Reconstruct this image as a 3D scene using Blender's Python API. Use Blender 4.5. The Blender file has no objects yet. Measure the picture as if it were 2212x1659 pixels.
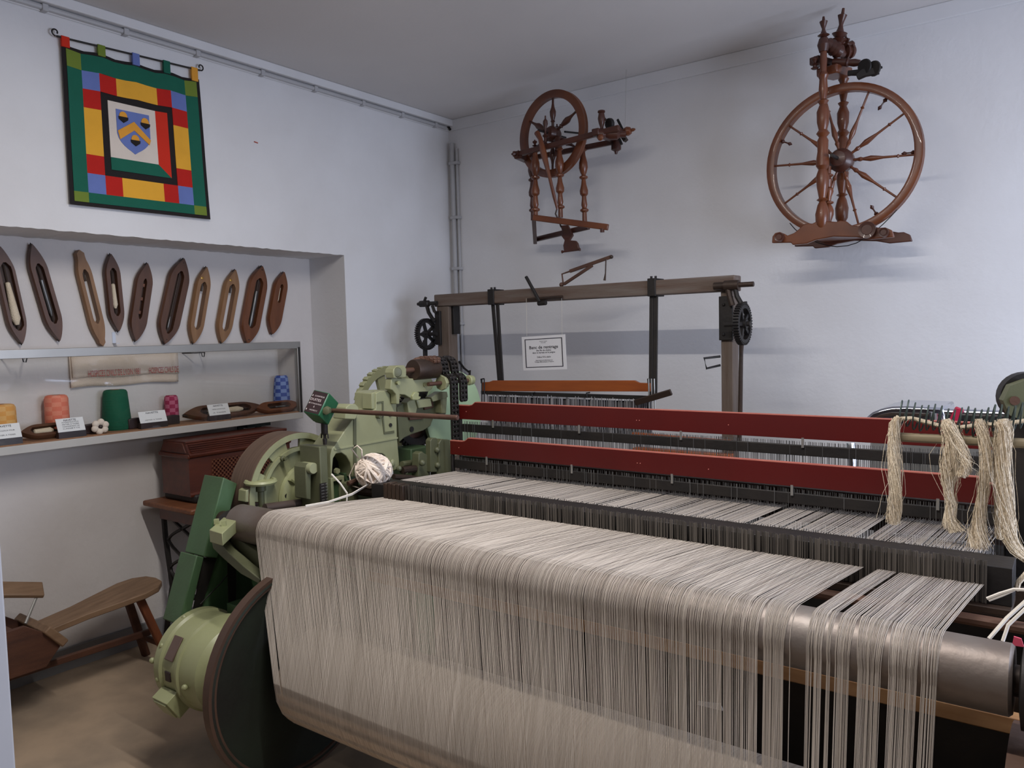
import bpy, bmesh, math, random
from mathutils import Vector, Matrix
random.seed(7)
R_ = random.Random(11)
V = Vector
SC = bpy.context.scene
COL = SC.collection

# ------------------------------------------------------------------ camera
IMW, IMH, FPX, CAMZ = 2212.0, 1659.0, 1684.0, 1.55
def _n(a): return V(a).normalized()
cY = _n((2342 - IMW/2, IMH/2 - 690, -FPX))
cX = -_n((-1195 - IMW/2, IMH/2 - 778, -FPX))
cX = (cX - cY*cX.dot(cY)).normalized()
cZ = cX.cross(cY)
ROT = Matrix((cX, cY, cZ))          # camera -> world (rows are the world axes seen by the camera)
CAMPOS = V((0, 0, CAMZ))
cam = bpy.data.cameras.new('camera')
cam.sensor_fit = 'HORIZONTAL'
cam.sensor_width = 36.0
cam.lens = 36.0*FPX/IMW
cam.clip_start = 0.05
camo = bpy.data.objects.new('camera', cam)
COL.objects.link(camo)
camo.matrix_world = Matrix.Translation(CAMPOS) @ ROT.to_4x4()
SC.camera = camo
def P(px, py, x=None, y=None, z=None):
    """point where the ray through a photograph pixel meets the plane x=, y= or z="""
    d = ROT @ V(((px - IMW/2)/FPX, (IMH/2 - py)/FPX, -1.0))
    if x is not None: t = (x - CAMPOS.x)/d.x
    elif y is not None: t = (y - CAMPOS.y)/d.y
    else: t = (z - CAMPOS.z)/d.z
    return CAMPOS + d*t

# ------------------------------------------------------------------ exposure, world, main lights
vs = SC.view_settings
vs.view_transform = 'Standard'
vs.look = 'None'
vs.gamma = 1.0
vs.use_curve_mapping = False
vs.exposure = 0.36
world = bpy.data.worlds.new('world')
SC.world = world
world.use_nodes = True
world.node_tree.nodes['Background'].inputs[0].default_value = (0.55, 0.62, 0.75, 1)
world.node_tree.nodes['Background'].inputs[1].default_value = 0.05

XA, XN, YB, ZC = -3.581, -3.90, 4.205, 3.03      # left wall, niche back, back wall, ceiling
XR, YF = 1.9, -2.6                               # right wall, wall behind the camera
ZN, YN1, YN0 = 2.043, 3.211, 0.2                 # niche top, niche right jamb, niche left jamb

def area(name, loc, rot, sx, sy, power, col):
    l = bpy.data.lights.new(name, 'AREA')
    l.shape = 'RECTANGLE'; l.size = sx; l.size_y = sy; l.energy = power; l.color = col
    o = bpy.data.objects.new(name, l); COL.objects.link(o)
    o.location = loc; o.rotation_euler = rot
    return o
# daylight through the window in the right wall
area('window_daylight', (XR - 0.06, 2.55, 1.55), (0, math.radians(90), 0), 1.25, 1.7, 62, (0.70, 0.79, 1.0))

# ------------------------------------------------------------------ materials
def lin(c):
    return tuple((v/12.92 if v <= 0.04045 else ((v + 0.055)/1.055)**2.4) for v in [k/255.0 for k in c])
MATS = {}
def mat(name, c, rough=0.6, metal=0.0, c2=None, scale=8.0, amt=0.35, bump=0.0, bscale=60.0, stretch=None, spec=None, coat=0.0, det=4.0):
    m = bpy.data.materials.new(name); m.use_nodes = True
    nt = m.node_tree; b = nt.nodes['Principled BSDF']
    b.inputs['Roughness'].default_value = rough
    b.inputs['Metallic'].default_value = metal
    if spec is not None: b.inputs['Specular IOR Level'].default_value = spec
    if coat: b.inputs['Coat Weight'].default_value = coat
    a = lin(c); d = lin(c2) if c2 else tuple(v*0.7 for v in a)
    tc = nt.nodes.new('ShaderNodeTexCoord')
    mp = nt.nodes.new('ShaderNodeMapping')
    nt.links.new(tc.outputs['Object'], mp.inputs['Vector'])
    if stretch: mp.inputs['Scale'].default_value = stretch
    nz = nt.nodes.new('ShaderNodeTexNoise')
    nz.inputs['Scale'].default_value = scale; nz.inputs['Detail'].default_value = det
    nt.links.new(mp.outputs['Vector'], nz.inputs['Vector'])
    rp = nt.nodes.new('ShaderNodeValToRGB')
    rp.color_ramp.elements[0].position = 0.5 - 0.5*amt*0.6 if amt < 1 else 0.36
    rp.color_ramp.elements[1].position = 0.72
    rp.color_ramp.elements[0].color = (*a, 1)
    mixc = tuple(a[i]*(1 - amt) + d[i]*amt for i in range(3))
    rp.color_ramp.elements[1].color = (*mixc, 1)
    nt.links.new(nz.outputs['Fac'], rp.inputs['Fac'])
    nt.links.new(rp.outputs['Color'], b.inputs['Base Color'])
    if bump > 0:
        n2 = nt.nodes.new('ShaderNodeTexNoise'); n2.inputs['Scale'].default_value = bscale
        n2.inputs['Detail'].default_value = 3.0
        nt.links.new(mp.outputs['Vector'], n2.inputs['Vector'])
        bp = nt.nodes.new('ShaderNodeBump'); bp.inputs['Strength'].default_value = bump
        bp.inputs['Distance'].default_value = 0.01
        nt.links.new(n2.outputs['Fac'], bp.inputs['Height'])
        nt.links.new(bp.outputs['Normal'], b.inputs['Normal'])
    MATS[name] = m
    return m
def stripes(name, c, c2, axis, freq, rough=0.8, bump=0.4, noise=0.5):
    """fine stripes of two near colours along one axis (yarn laid side by side)"""
    m = mat(name, c, rough)
    nt = m.node_tree; b = nt.nodes['Principled BSDF']
    mp = [n for n in nt.nodes if n.type == 'MAPPING'][0]
    nz = [n for n in nt.nodes if n.type == 'TEX_NOISE'][0]
    s = [0.6, 0.6, 0.6]; s[axis] = freq
    mp.inputs['Scale'].default_value = s
    nz.inputs['Scale'].default_value = 1.0; nz.inputs['Detail'].default_value = 2.0
    rp = [n for n in nt.nodes if n.type == 'VALTORGB'][0]
    rp.color_ramp.elements[0].position = 0.35; rp.color_ramp.elements[1].position = 0.65
    rp.color_ramp.elements[0].color = (*lin(c), 1); rp.color_ramp.elements[1].color = (*lin(c2), 1)
    bp = nt.nodes.new('ShaderNodeBump'); bp.inputs['Strength'].default_value = bump; bp.inputs['Distance'].default_value = 0.003
    nt.links.new(nz.outputs['Fac'], bp.inputs['Height']); nt.links.new(bp.outputs['Normal'], b.inputs['Normal'])
    return m
def checker(name, c, c2, scale):
    m = mat(name, c, 0.8, bump=0.3, bscale=300)
    nt = m.node_tree; b = nt.nodes['Principled BSDF']
    uv = nt.nodes.new('ShaderNodeUVMap'); uv.uv_map = 'uv'
    ck = nt.nodes.new('ShaderNodeTexChecker'); ck.inputs['Scale'].default_value = scale
    ck.inputs['Color1'].default_value = (*lin(c), 1); ck.inputs['Color2'].default_value = (*lin(c2), 1)
    nt.links.new(uv.outputs['UV'], ck.inputs['Vector']); nt.links.new(ck.outputs['Color'], b.inputs['Base Color'])
    return m

M_wall = mat('white_plaster', (226, 226, 228), 0.9, c2=(212, 210, 210), scale=2.2, amt=0.6, bump=0.12, bscale=45)
M_niche = mat('niche_plaster', (214, 210, 208), 0.9, c2=(200, 194, 192), scale=2.0, amt=0.7, bump=0.2, bscale=35)
M_dwall = mat('low_bounce_wall', (92, 80, 70), 0.8, c2=(70, 58, 50), scale=3, amt=0.8)  # for the unseen wall behind the camera, made dark to cut bounce light
M_ceil = mat('ceiling_paint', (214, 211, 210), 0.95, c2=(200, 198, 198), scale=1.2, amt=0.5, bump=0.05)
M_floor = mat('concrete_floor', (176, 154, 130), 0.75, c2=(106, 98, 88), scale=2.6, amt=1.0, bump=0.1, bscale=30, det=8)
M_trim = mat('trim_paint', (222, 222, 224), 0.6, scale=3, amt=0.2)
M_base = mat('baseboard_grey', (132, 132, 134), 0.7, scale=5, amt=0.4)
M_conduit = mat('grey_conduit', (182, 182, 184), 0.5, scale=5, amt=0.2)
M_part = mat('partition_white', (172, 175, 184), 0.7, scale=3, amt=0.2)
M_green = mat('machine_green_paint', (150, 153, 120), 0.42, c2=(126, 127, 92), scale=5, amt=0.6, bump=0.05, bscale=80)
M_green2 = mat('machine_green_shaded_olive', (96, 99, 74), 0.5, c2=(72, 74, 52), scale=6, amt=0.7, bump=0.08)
M_dgreen = mat('guard_green_paint', (74, 106, 72), 0.5, c2=(60, 76, 50), scale=4, amt=0.8, bump=0.08)
M_bgreen = mat('box_green_enamel', (40, 100, 66), 0.35, c2=(30, 76, 52), scale=8, amt=0.6)
M_cream = mat('motor_pale_green', (156, 160, 120), 0.4, c2=(132, 134, 96), scale=5, amt=0.5, bump=0.04)
M_black = mat('black_iron', (34, 32, 32), 0.55, c2=(52, 46, 42), scale=9, amt=0.6, bump=0.1, metal=0.3)
M_dark = mat('dark_greasy_iron', (52, 44, 40), 0.5, c2=(74, 56, 44), scale=7, amt=0.8, bump=0.15, metal=0.4)
M_rust = mat('brown_rusty_steel', (104, 76, 62), 0.55, c2=(76, 52, 44), scale=9, amt=0.8, bump=0.1, metal=0.35)
M_steel = mat('worn_roller_steel', (138, 132, 128), 0.48, c2=(104, 88, 78), scale=5, amt=0.85, bump=0.12, bscale=40, metal=0.55)
M_red = mat('red_lacquered_wood', (86, 15, 13), 0.38, c2=(74, 13, 12), scale=4, amt=0.6)
M_redtop = mat('red_edge_highlight', (190, 116, 102), 0.6, c2=(168, 84, 74), scale=12, amt=0.6)  # pink highlight on the board tops, put into the colour
M_orange = mat('orange_varnished_wood', (158, 82, 34), 0.45, c2=(126, 60, 26), scale=5, amt=0.7, stretch=(1, 8, 8))
M_yarn = mat('unbleached_linen_yarn', (196, 187, 178), 0.9, c2=(154, 144, 133), scale=1.0, amt=0.9, stretch=(220, 1, 1))
M_roll = stripes('wound_warp_yarn', (196, 182, 166), (172, 156, 140), 0, 260)
M_ball = mat('white_cotton_yarn', (240, 226, 212), 0.85, c2=(214, 196, 180), scale=20, amt=0.6, bump=0.3, bscale=200)
M_string = mat('white_string', (228, 222, 212), 0.85, scale=30, amt=0.3)
M_hemp = mat('raw_hemp_fibre', (250, 236, 212), 0.9, c2=(226, 208, 180), scale=14, amt=0.9, bump=0.8, bscale=120, stretch=(3, 3, 0.5))
M_drop = stripes('drop_wire_steel', (100, 94, 88), (58, 54, 50), 0, 90, rough=0.5, bump=0.3)
M_heddle = mat('heddle_wire', (150, 150, 150), 0.4, scale=60, amt=0.9, c2=(60, 58, 56), metal=0.6, stretch=(4, 1, 0.05))
M_beam = mat('weathered_beam_timber', (116, 106, 98), 0.75, c2=(92, 70, 58), scale=6, amt=0.9, bump=0.25, bscale=30, stretch=(0.6, 6, 6))
M_post = mat('weathered_post_timber', (112, 100, 91), 0.75, c2=(90, 74, 62), scale=6, amt=0.9, bump=0.25, bscale=30, stretch=(6, 6, 0.6))
M_wheelw = mat('polished_walnut', (120, 66, 34), 0.36, c2=(84, 42, 24), scale=6, amt=0.9, coat=0.2)
M_wheeld = mat('dark_cherry_wood', (84, 44, 30), 0.4, c2=(58, 30, 22), scale=6, amt=0.9, coat=0.15)
M_shut = mat('shuttle_dark_walnut', (96, 62, 42), 0.45, c2=(74, 46, 32), scale=6, amt=0.9, stretch=(5, 5, 1))
M_shut2 = mat('shuttle_pale_beech', (146, 110, 76), 0.5, c2=(122, 86, 54), scale=6, amt=0.9, stretch=(5, 5, 1))
M_shut3 = mat('shuttle_red_brown', (120, 72, 42), 0.42, c2=(92, 52, 30), scale=6, amt=0.9, stretch=(5, 5, 1))
M_slot = mat('shuttle_inner_dark', (56, 36, 26), 0.6, scale=8)
M_pirn = mat('cream_pirn_yarn', (222, 208, 184), 0.8, c2=(196, 178, 150), scale=10, amt=0.6, bump=0.4, bscale=200)
M_alu = mat('aluminium_frame', (168, 166, 162), 0.42, scale=6, amt=0.4, metal=0.7)
M_shelfedge = mat('shelf_pale_edge', (188, 186, 182), 0.6, scale=5, amt=0.3)
M_chip = mat('chipboard', (158, 116, 86), 0.8, c2=(128, 92, 66), scale=60, amt=0.8)
M_card = mat('white_card', (236, 236, 238), 0.7, scale=4, amt=0.1)
M_ink = mat('printed_ink', (46, 42, 56), 0.7, scale=4, amt=0.1)
M_pink = mat('red_woven_letters', (190, 88, 84), 0.85, scale=40, amt=0.5)
M_towel = mat('ecru_linen_towel', (226, 208, 190), 0.9, c2=(206, 188, 168), scale=6, amt=0.6, bump=0.3, bscale=250)
M_mahog = mat('mahogany_case', (96, 44, 26), 0.4, c2=(66, 28, 18), scale=5, amt=0.9, stretch=(6, 1, 6), coat=0.2)
M_table = mat('oak_table_top', (134, 84, 54), 0.5, c2=(102, 60, 38), scale=5, amt=0.9, stretch=(8, 1, 8))
M_bench = mat('worn_bench_wood', (144, 116, 90), 0.6, c2=(110, 84, 62), scale=5, amt=0.9, stretch=(8, 1, 8), bump=0.1)
M_benchd = mat('dark_bench_wood', (92, 56, 38), 0.6, c2=(64, 38, 28), scale=5, amt=0.9, stretch=(6, 1, 6), bump=0.1)
M_benchleg = mat('orange_bench_leg', (136, 76, 42), 0.55, c2=(98, 52, 30), scale=5, amt=0.9, stretch=(6, 6, 1))
M_chrome = mat('chrome_plate', (200, 204, 214), 0.16, scale=5, amt=0.1, metal=1.0)
M_clip = mat('crimson_clip', (176, 34, 66), 0.4, scale=5, amt=0.2)
M_spring = mat('green_grey_spring', (62, 74, 70), 0.45, scale=20, amt=0.5, metal=0.4)
M_wood = mat('light_batten', (176, 134, 92), 0.6, c2=(146, 104, 66), scale=5, amt=0.9, stretch=(1, 8, 8))
M_rod = mat('grey_pole', (150, 138, 112), 0.5, c2=(120, 108, 86), scale=6, amt=0.8)
M_plate = mat('name_plate', (112, 92, 84), 0.45, scale=8, amt=0.5, metal=0.4)
M_label = mat('black_label', (38, 28, 30), 0.4, c2=(62, 40, 42), scale=6, amt=0.6)
M_white = mat('label_print', (206, 196, 196), 0.6, scale=4, amt=0.1)
M_q = {k: mat('felt_' + k, c, 0.92, scale=9, amt=0.25, bump=0.15, bscale=300) for k, c in dict(
    black=(30, 24, 24), green=(18, 96, 76), olive=(112, 132, 48), blue=(104, 122, 184), red=(188, 28, 18),
    yellow=(232, 170, 52), white=(220, 208, 196), orange=(226, 158, 56)).items()}
M_q['red2'] = mat('felt_red_bright', (206, 44, 22), 0.92, scale=9, amt=0.25)
m = bpy.data.materials.new('showcase_glass'); m.use_nodes = True
_nt = m.node_tree; _nt.nodes.remove(_nt.nodes['Principled BSDF'])
_tr = _nt.nodes.new('ShaderNodeBsdfTransparent'); _gl = _nt.nodes.new('ShaderNodeBsdfGlossy'); _mx = _nt.nodes.new('ShaderNodeMixShader')
_gl.inputs['Roughness'].default_value = 0.03; _lw = _nt.nodes.new('ShaderNodeLayerWeight'); _lw.inputs['Blend'].default_value = 0.5
_pw = _nt.nodes.new('ShaderNodeMath'); _pw.operation = 'POWER'; _pw.inputs[1].default_value = 4.0; _nt.links.new(_lw.outputs['Facing'], _pw.inputs[0])
_fr = _nt.nodes.new('ShaderNodeMath'); _fr.operation = 'MULTIPLY_ADD'; _fr.inputs[1].default_value = 0.5; _fr.inputs[2].default_value = 0.03; _nt.links.new(_pw.outputs[0], _fr.inputs[0])
_tr.inputs['Color'].default_value = (0.985, 0.99, 0.985, 1)
_nt.links.new(_fr.outputs[0], _mx.inputs[0]); _nt.links.new(_tr.outputs[0], _mx.inputs[1]); _nt.links.new(_gl.outputs[0], _mx.inputs[2])
_nt.links.new(_mx.outputs[0], _nt.nodes['Material Output'].inputs['Surface'])
M_glass = m
m = bpy.data.materials.new('tube_glow'); m.use_nodes = True
_b = m.node_tree.nodes['Principled BSDF']; _b.inputs['Emission Color'].default_value = (1.0, 0.93, 0.84, 1); _b.inputs['Emission Strength'].default_value = 4.0
M_tube = m

M_flange = mat('flange_black_green', (36, 46, 36), 0.55, c2=(26, 24, 22), scale=4, amt=0.9, bump=0.1)
# ------------------------------------------------------------------ object helpers
def tag(o, label=None, cat=None, group=None, kind=None):
    if label: o['label'] = label
    if cat: o['category'] = cat
    if group: o['group'] = group
    if kind: o['kind'] = kind
    return o
def thing(name, label, cat, loc, group=None):
    o = bpy.data.objects.new(name, None); COL.objects.link(o)
    o.empty_display_size = 0.05
    o.location = loc
    return tag(o, label, cat, group)
def root_loc(o):
    while o.parent: o = o.parent
    return V(o.location)
def frame(axis, up=None):
    a = V(axis).normalized()
    u = V(up) if up is not None else (V((0, 0, 1)) if abs(a.z) < 0.9 else V((1, 0, 0)))
    e1 = (u - a*u.dot(a)).normalized()
    return e1, a.cross(e1), a
class MB:
    def __init__(s): s.v = []; s.f = []; s.uv = {}
    def add(s, vs_, fs): 
        n = len(s.v); s.v += [V(p) for p in vs_]; s.f += [tuple(i + n for i in f) for f in fs]; return s
    def box(s, c, d, M=None):
        c = V(c); hx, hy, hz = d[0]/2, d[1]/2, d[2]/2
        pts = [V((sx*hx, sy*hy, sz*hz)) for sx in (-1, 1) for sy in (-1, 1) for sz in (-1, 1)]
        if M is not None: pts = [M @ p for p in pts]
        return s.add([c + p for p in pts], [(0, 1, 3, 2), (4, 6, 7, 5), (0, 4, 5, 1), (2, 3, 7, 6), (0, 2, 6, 4), (1, 5, 7, 3)])
    def bb(s, a, b):
        a, b = V(a), V(b); return s.box((a + b)/2, [abs(b[i] - a[i]) for i in range(3)])
    def bar(s, p, q, w, h, up=None):
        p, q = V(p), V(q); e1, e2, a = frame(q - p, up); L = (q - p).length
        M = Matrix((e2, e1, a)).transposed()
        return s.box((p + q)/2, (w, h, L), M)
    def tube(s, pts, r, n=8, closed=False, cap=True):
        pts = [V(p) for p in pts]; N = len(pts)
        rs = list(r) if hasattr(r, '__len__') else [r]*N
        rings = []; e1 = None
        for i, p in enumerate(pts):
            if closed: t = pts[(i + 1) % N] - pts[i - 1]
            else: t = pts[min(i + 1, N - 1)] - pts[max(i - 1, 0)]
            t = t.normalized() if t.length > 1e-9 else V((0, 0, 1))
            if e1 is None: e1 = frame(t)[0]
            else:
                e1 = e1 - t*e1.dot(t)
                e1 = e1.normalized() if e1.length > 1e-6 else frame(t)[0]
            e2 = t.cross(e1)
            rings.append([p + (e1*math.cos(2*math.pi*k/n) + e2*math.sin(2*math.pi*k/n))*rs[i] for k in range(n)])
        base = len(s.v)
        for g in rings: s.v += g
        for i in range(N if closed else N - 1):
            j = (i + 1) % N
            for k in range(n):
                s.f.append((base + i*n + k, base + i*n + (k + 1) % n, base + j*n + (k + 1) % n, base + j*n + k))
        if cap and not closed:
            s.f.append(tuple(base + k for k in reversed(range(n)))); s.f.append(tuple(base + (N - 1)*n + k for k in range(n)))
        return s
    def lathe(s, prof, o, axis, n=24, up=None, uv=False, closed=False):
        """prof: (radius, height) pairs along axis from o"""
        o = V(o); e1, e2, a = frame(axis, up); base = len(s.v); m_ = len(prof)
        for (r, h) in prof:
            for k in range(n):
                t = 2*math.pi*k/n
                s.v.append(o + a*h + (e1*math.cos(t) + e2*math.sin(t))*max(r, 1e-5))
        for i in range(m_ if closed else m_ - 1):
            j = (i + 1) % m_
            for k in range(n):
                fc = (base + i*n + k, base + i*n + (k + 1) % n, base + j*n + (k + 1) % n, base + j*n + k)
                if uv: s.uv[len(s.f)] = [(k/n, prof[i][1]), ((k + 1)/n, prof[i][1]), ((k + 1)/n, prof[j][1]), (k/n, prof[j][1])]
                s.f.append(fc)
        if not closed:
            s.f.append(tuple(base + k for k in reversed(range(n)))); s.f.append(tuple(base + (m_ - 1)*n + k for k in range(n)))
        return s
    def prism(s, poly, vec):
        poly = [V(p) for p in poly]; vec = V(vec); n = len(poly)
        return s.add(poly + [p + vec for p in poly], [tuple(range(n)), tuple(range(2*n - 1, n - 1, -1))] + [(i, i + n, (i + 1) % n + n, (i + 1) % n) for i in range(n)])
    def ringp(s, outer, inner, vec):
        n = len(outer); vec = V(vec); o = [V(p) for p in outer]; i_ = [V(p) for p in inner]
        vs_ = o + i_ + [p + vec for p in o] + [p + vec for p in i_]; fs = []
        for k in range(n):
            j = (k + 1) % n
            fs += [(k, j, n + j, n + k), (2*n + k, 3*n + k, 3*n + j, 2*n + j), (k, 2*n + k, 2*n + j, j), (n + k, n + j, 3*n + j, 3*n + k)]
        return s.add(vs_, fs)
    def sector(s, o, axis, r0, r1, a0, a1, th, n=8, up=None):
        o = V(o); e1, e2, a = frame(axis, up); vs_ = []; fs = []
        for i in range(n + 1):
            t = a0 + (a1 - a0)*i/n; d = e1*math.cos(t) + e2*math.sin(t)
            vs_ += [o + d*r0, o + d*r1, o + d*r1 + a*th, o + d*r0 + a*th]
        for i in range(n):
            b = i*4
            for q in range(4): fs.append((b + q, b + (q + 1) % 4, b + 4 + (q + 1) % 4, b + 4 + q))
        if abs(a1 - a0) < 2*math.pi - 1e-4: fs += [(0, 3, 2, 1), (4*n, 4*n + 1, 4*n + 2, 4*n + 3)]
        return s.add(vs_, fs)
    def ball(s, c, r, n=10, m_=6, sc=(1, 1, 1)):
        c = V(c); prof = []
        e = [V((sc[0], 0, 0)), V((0, sc[1], 0)), V((0, 0, sc[2]))]; base = len(s.v)
        for i in range(m_ + 1):
            ph = math.pi*i/m_
            for k in range(n):
                t = 2*math.pi*k/n
                s.v.append(c + (e[0]*math.sin(ph)*math.cos(t) + e[1]*math.sin(ph)*math.sin(t) + e[2]*math.cos(ph))*r)
        for i in range(m_):
            for k in range(n):
                s.f.append((base + i*n + k, base + (i + 1)*n + k, base + (i + 1)*n + (k + 1) % n, base + i*n + (k + 1) % n))
        return s
    def text(s, txt, o, right, up, size, align='CENTER', bold=0.0, width=None):
        cu = bpy.data.curves.new('txt', 'FONT'); cu.body = txt; cu.size = 1.0; cu.align_x = align; cu.align_y = 'CENTER'; cu.offset = bold
        cu.resolution_u = 2
        ob = bpy.data.objects.new('txt', cu); COL.objects.link(ob)
        bpy.context.view_layer.update()
        me = ob.to_mesh(); right = V(right).normalized(); up = V(up).normalized(); o = V(o)
        xs = [v.co.x for v in me.vertices]; k = 1.0
        if width and xs: k = width/((max(xs) - min(xs))*size)
        s.add([o + right*(v.co.x*size*k) + up*(v.co.y*size) for v in me.vertices], [tuple(p.vertices) for p in me.polygons])
        ob.to_mesh_clear(); bpy.data.objects.remove(ob); bpy.data.curves.remove(cu)
        return s
    def build(s, name, material, parent=None, smooth=30, bevel=0.0, recalc=True, label=None, cat=None, group=None, kind=None):
        me = bpy.data.meshes.new(name)
        if parent is not None: off = root_loc(parent)
        else:
            xs = [p.x for p in s.v]; ys = [p.y for p in s.v]; zs = [p.z for p in s.v]
            off = V(((min(xs) + max(xs))/2, (min(ys) + max(ys))/2, min(zs)))
        me.from_pydata([tuple(p - off) for p in s.v], [], s.f)
        if s.uv:
            ul = me.uv_layers.new(name='uv')
            for fi, pol in enumerate(me.polygons):
                if fi in s.uv:
                    for li, c in zip(pol.loop_indices, s.uv[fi]): ul.data[li].uv = c
        if recalc:
            bm = bmesh.new(); bm.from_mesh(me); bmesh.ops.recalc_face_normals(bm, faces=bm.faces); bm.to_mesh(me); bm.free()
        if smooth:
            me.polygons.foreach_set('use_smooth', [True]*len(me.polygons)); me.set_sharp_from_angle(angle=math.radians(smooth))
        me.materials.append(material)
        o = bpy.data.objects.new(name, me); COL.objects.link(o)
        if parent is not None: o.parent = parent
        else: o.location = off
        if bevel:
            md = o.modifiers.new('bevel', 'BEVEL'); md.width = bevel; md.segments = 2; md.limit_method = 'ANGLE'; md.angle_limit = math.radians(40)
        return tag(o, label, cat, group, kind)
def struct(name, mb, material, parent=None, bevel=0.0, smooth=0):
    o = mb.build(name, material, parent, smooth=smooth, bevel=bevel)
    if parent is None: o['kind'] = 'structure'
    return o
def gear(mb, o, axis, r, rim, th, teeth=0, tooth=0.008, spokes=0, hub=0.03, sw=0.02, up=None, n=40):
    """spoked (or toothed) wheel added to a mesh builder"""
    mb.sector(o, axis, r - rim, r, 0, 2*math.pi, th, n, up)
    e1, e2, a = frame(axis, up); o = V(o)
    for k in range(teeth):
        t = 2*math.pi*k/teeth; d = e1*math.cos(t) + e2*math.sin(t)
        M = Matrix((d, a.cross(d), a)).transposed()
        mb.box(o + d*(r + tooth*0.45) + a*(th/2), (tooth*1.2, 2*math.pi*r/teeth*0.5, th), M)
    for k in range(spokes):
        t = 2*math.pi*(k + 0.25)/spokes; d = e1*math.cos(t) + e2*math.sin(t)
        M = Matrix((d, a.cross(d), a)).transposed(); L = r - rim - hub*0.8 + 0.006
        mb.box(o + d*(hub*0.8 + L/2) + a*(th/2), (L, sw, th*0.6), M)
    if hub: mb.lathe([(hub, -th*0.3), (hub, th*1.3)], o, axis, 16, up)
def bolt(mb, p, axis, r, h, n=6):
    mb.lathe([(r, 0), (r, h*0.8), (r*0.85, h)], p, axis, n)
# ================================================================== the room
def quad_wall(pts, th):
    return MB().prism(pts, th)
struct('floor', MB().bb((XN - 0.3, YF - 0.2, -0.12), (XR + 0.2, YB + 0.2, 0)), M_floor)
struct('ceiling', MB().bb((XN - 0.3, YF - 0.2, ZC), (XR + 0.2, YB + 0.2, ZC + 0.12)), M_ceil)
struct('wall_back', MB().bb((XN - 0.3, YB, 0), (XR + 0.2, YB + 0.15, ZC)), M_wall)
struct('wall_front', MB().bb((XN - 0.3, YF - 0.15, 0), (XR + 0.2, YF, ZC)), M_dwall)
w = MB()
w.bb((XR, YF, 0), (XR + 0.15, 1.65, ZC)); w.bb((XR, 3.45, 0), (XR + 0.15, YB, ZC))
w.bb((XR, 1.65, 0), (XR + 0.15, 3.45, 0.9)); w.bb((XR, 1.65, 2.2), (XR + 0.15, 3.45, ZC))
struct('wall_right', w, M_wall)
wn = MB(); wn.bb((XR - 0.02, 1.62, 0.87), (XR + 0.05, 1.69, 2.23)); wn.bb((XR - 0.02, 3.41, 0.87), (XR + 0.05, 3.48, 2.23))
wn.bb((XR - 0.02, 1.62, 0.87), (XR + 0.05, 3.48, 0.93)); wn.bb((XR - 0.02, 1.62, 2.17), (XR + 0.05, 3.48, 2.23)); wn.bb((XR, 2.52, 0.9), (XR + 0.05, 2.58, 2.2))
wo = struct('window_1', wn, M_trim)
MB().bb((XR + 0.06, 1.65, 0.9), (XR + 0.066, 3.45, 2.2)).build('pane', M_glass, wo, smooth=0)
# left wall with its deep niche; ragged lower edge of the lintel
w = MB(); edge = []
N = 110
for i in range(N + 1):
    y = YN0 + (YN1 - YN0)*i/N
    edge.append(V((XA, y, ZN + (R_.uniform(-0.002, 0.002) if 0 < i < N else 0))))
poly = [V((XA, YF, ZC)), V((XA, YF, 0)), V((XA, YN0, 0))] + edge + [V((XA, YN1, 0)), V((XA, YB, 0)), V((XA, YB, ZC))]
w.prism(poly, (XN - XA, 0, 0))
wl = struct('wall_left', w, M_wall)
MB().bb((XN - 0.15, YF, 0), (XN, YB, ZC)).build('niche_back', M_niche, wl, smooth=0)
# skirting in the niche
struct('baseboard_left', MB().bb((XN, YN0, 0), (XN + 0.018, YN1, 0.105)), M_base)
struct('trim_1', MB().bb((XA, YF, ZC - 0.045), (XA + 0.05, YB, ZC)).bb((XA, YF, ZC - 0.075), (XA + 0.012, YB, ZC - 0.045)), M_trim, bevel=0.006)
struct('trim_2', MB().bb((XA, YB - 0.012, ZC - 0.075), (XR, YB, ZC)), M_trim, bevel=0.004)
# conduit under the left cornice, with clips
cd = MB().tube([(XA + 0.02, YF, ZC - 0.060), (XA + 0.02, YB - 0.05, ZC - 0.060)], 0.012, 8).build('conduit_pipe', M_conduit,
    label='grey conduit pipe clipped under the left ceiling cornice', cat='pipe')
for px, py in ((95, 14), (270, 65), (425, 108), (565, 152), (680, 188), (783, 221), (868, 247), (940, 268)):
    q = P(px, py, x=XA + 0.02)
    MB().bb((XA, q.y - 0.012, ZC - 0.077), (XA + 0.036, q.y + 0.012, ZC - 0.047)).build('clip', M_conduit, cd, bevel=0.003)
# pipe down the corner
cx0 = XA + 0.045
cp = MB().tube([(cx0, YB - 0.02, 0.0), (cx0, YB - 0.02, ZC - 0.16)], 0.016, 10).build('corner_pipe', M_conduit,
    label='thin grey pipe running down the room corner', cat='pipe')
MB().tube([(cx0 + 0.035, YB - 0.012, 0.0), (cx0 + 0.035, YB - 0.012, ZC - 0.2)], 0.009, 8).build('thin_tube', M_conduit, cp)
for z in (2.72, 2.35, 2.0, 1.62, 1.25, 0.8):
    MB().bb((cx0 - 0.02, YB - 0.04, z), (cx0 + 0.055, YB, z + 0.02)).build('clip', M_conduit, cp, bevel=0.003)
MB().tube([P(955, 268, y=YB - 0.03), P(962, 270, y=YB - 0.03), P(969, 274, y=YB - 0.02), P(973, 281, y=YB - 0.015)], 0.008, 6).build('black_cable', M_black,
    label='short black cable poking out at the ceiling corner', cat='cable')
# white partition panel close to the camera on the left
pe = P(35, 1659, y=0.62)
struct('wall_partition', MB().bb((pe.x - 0.05, -0.5, 0), (pe.x, 0.62, 2.1)), M_part, bevel=0.004)
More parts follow.
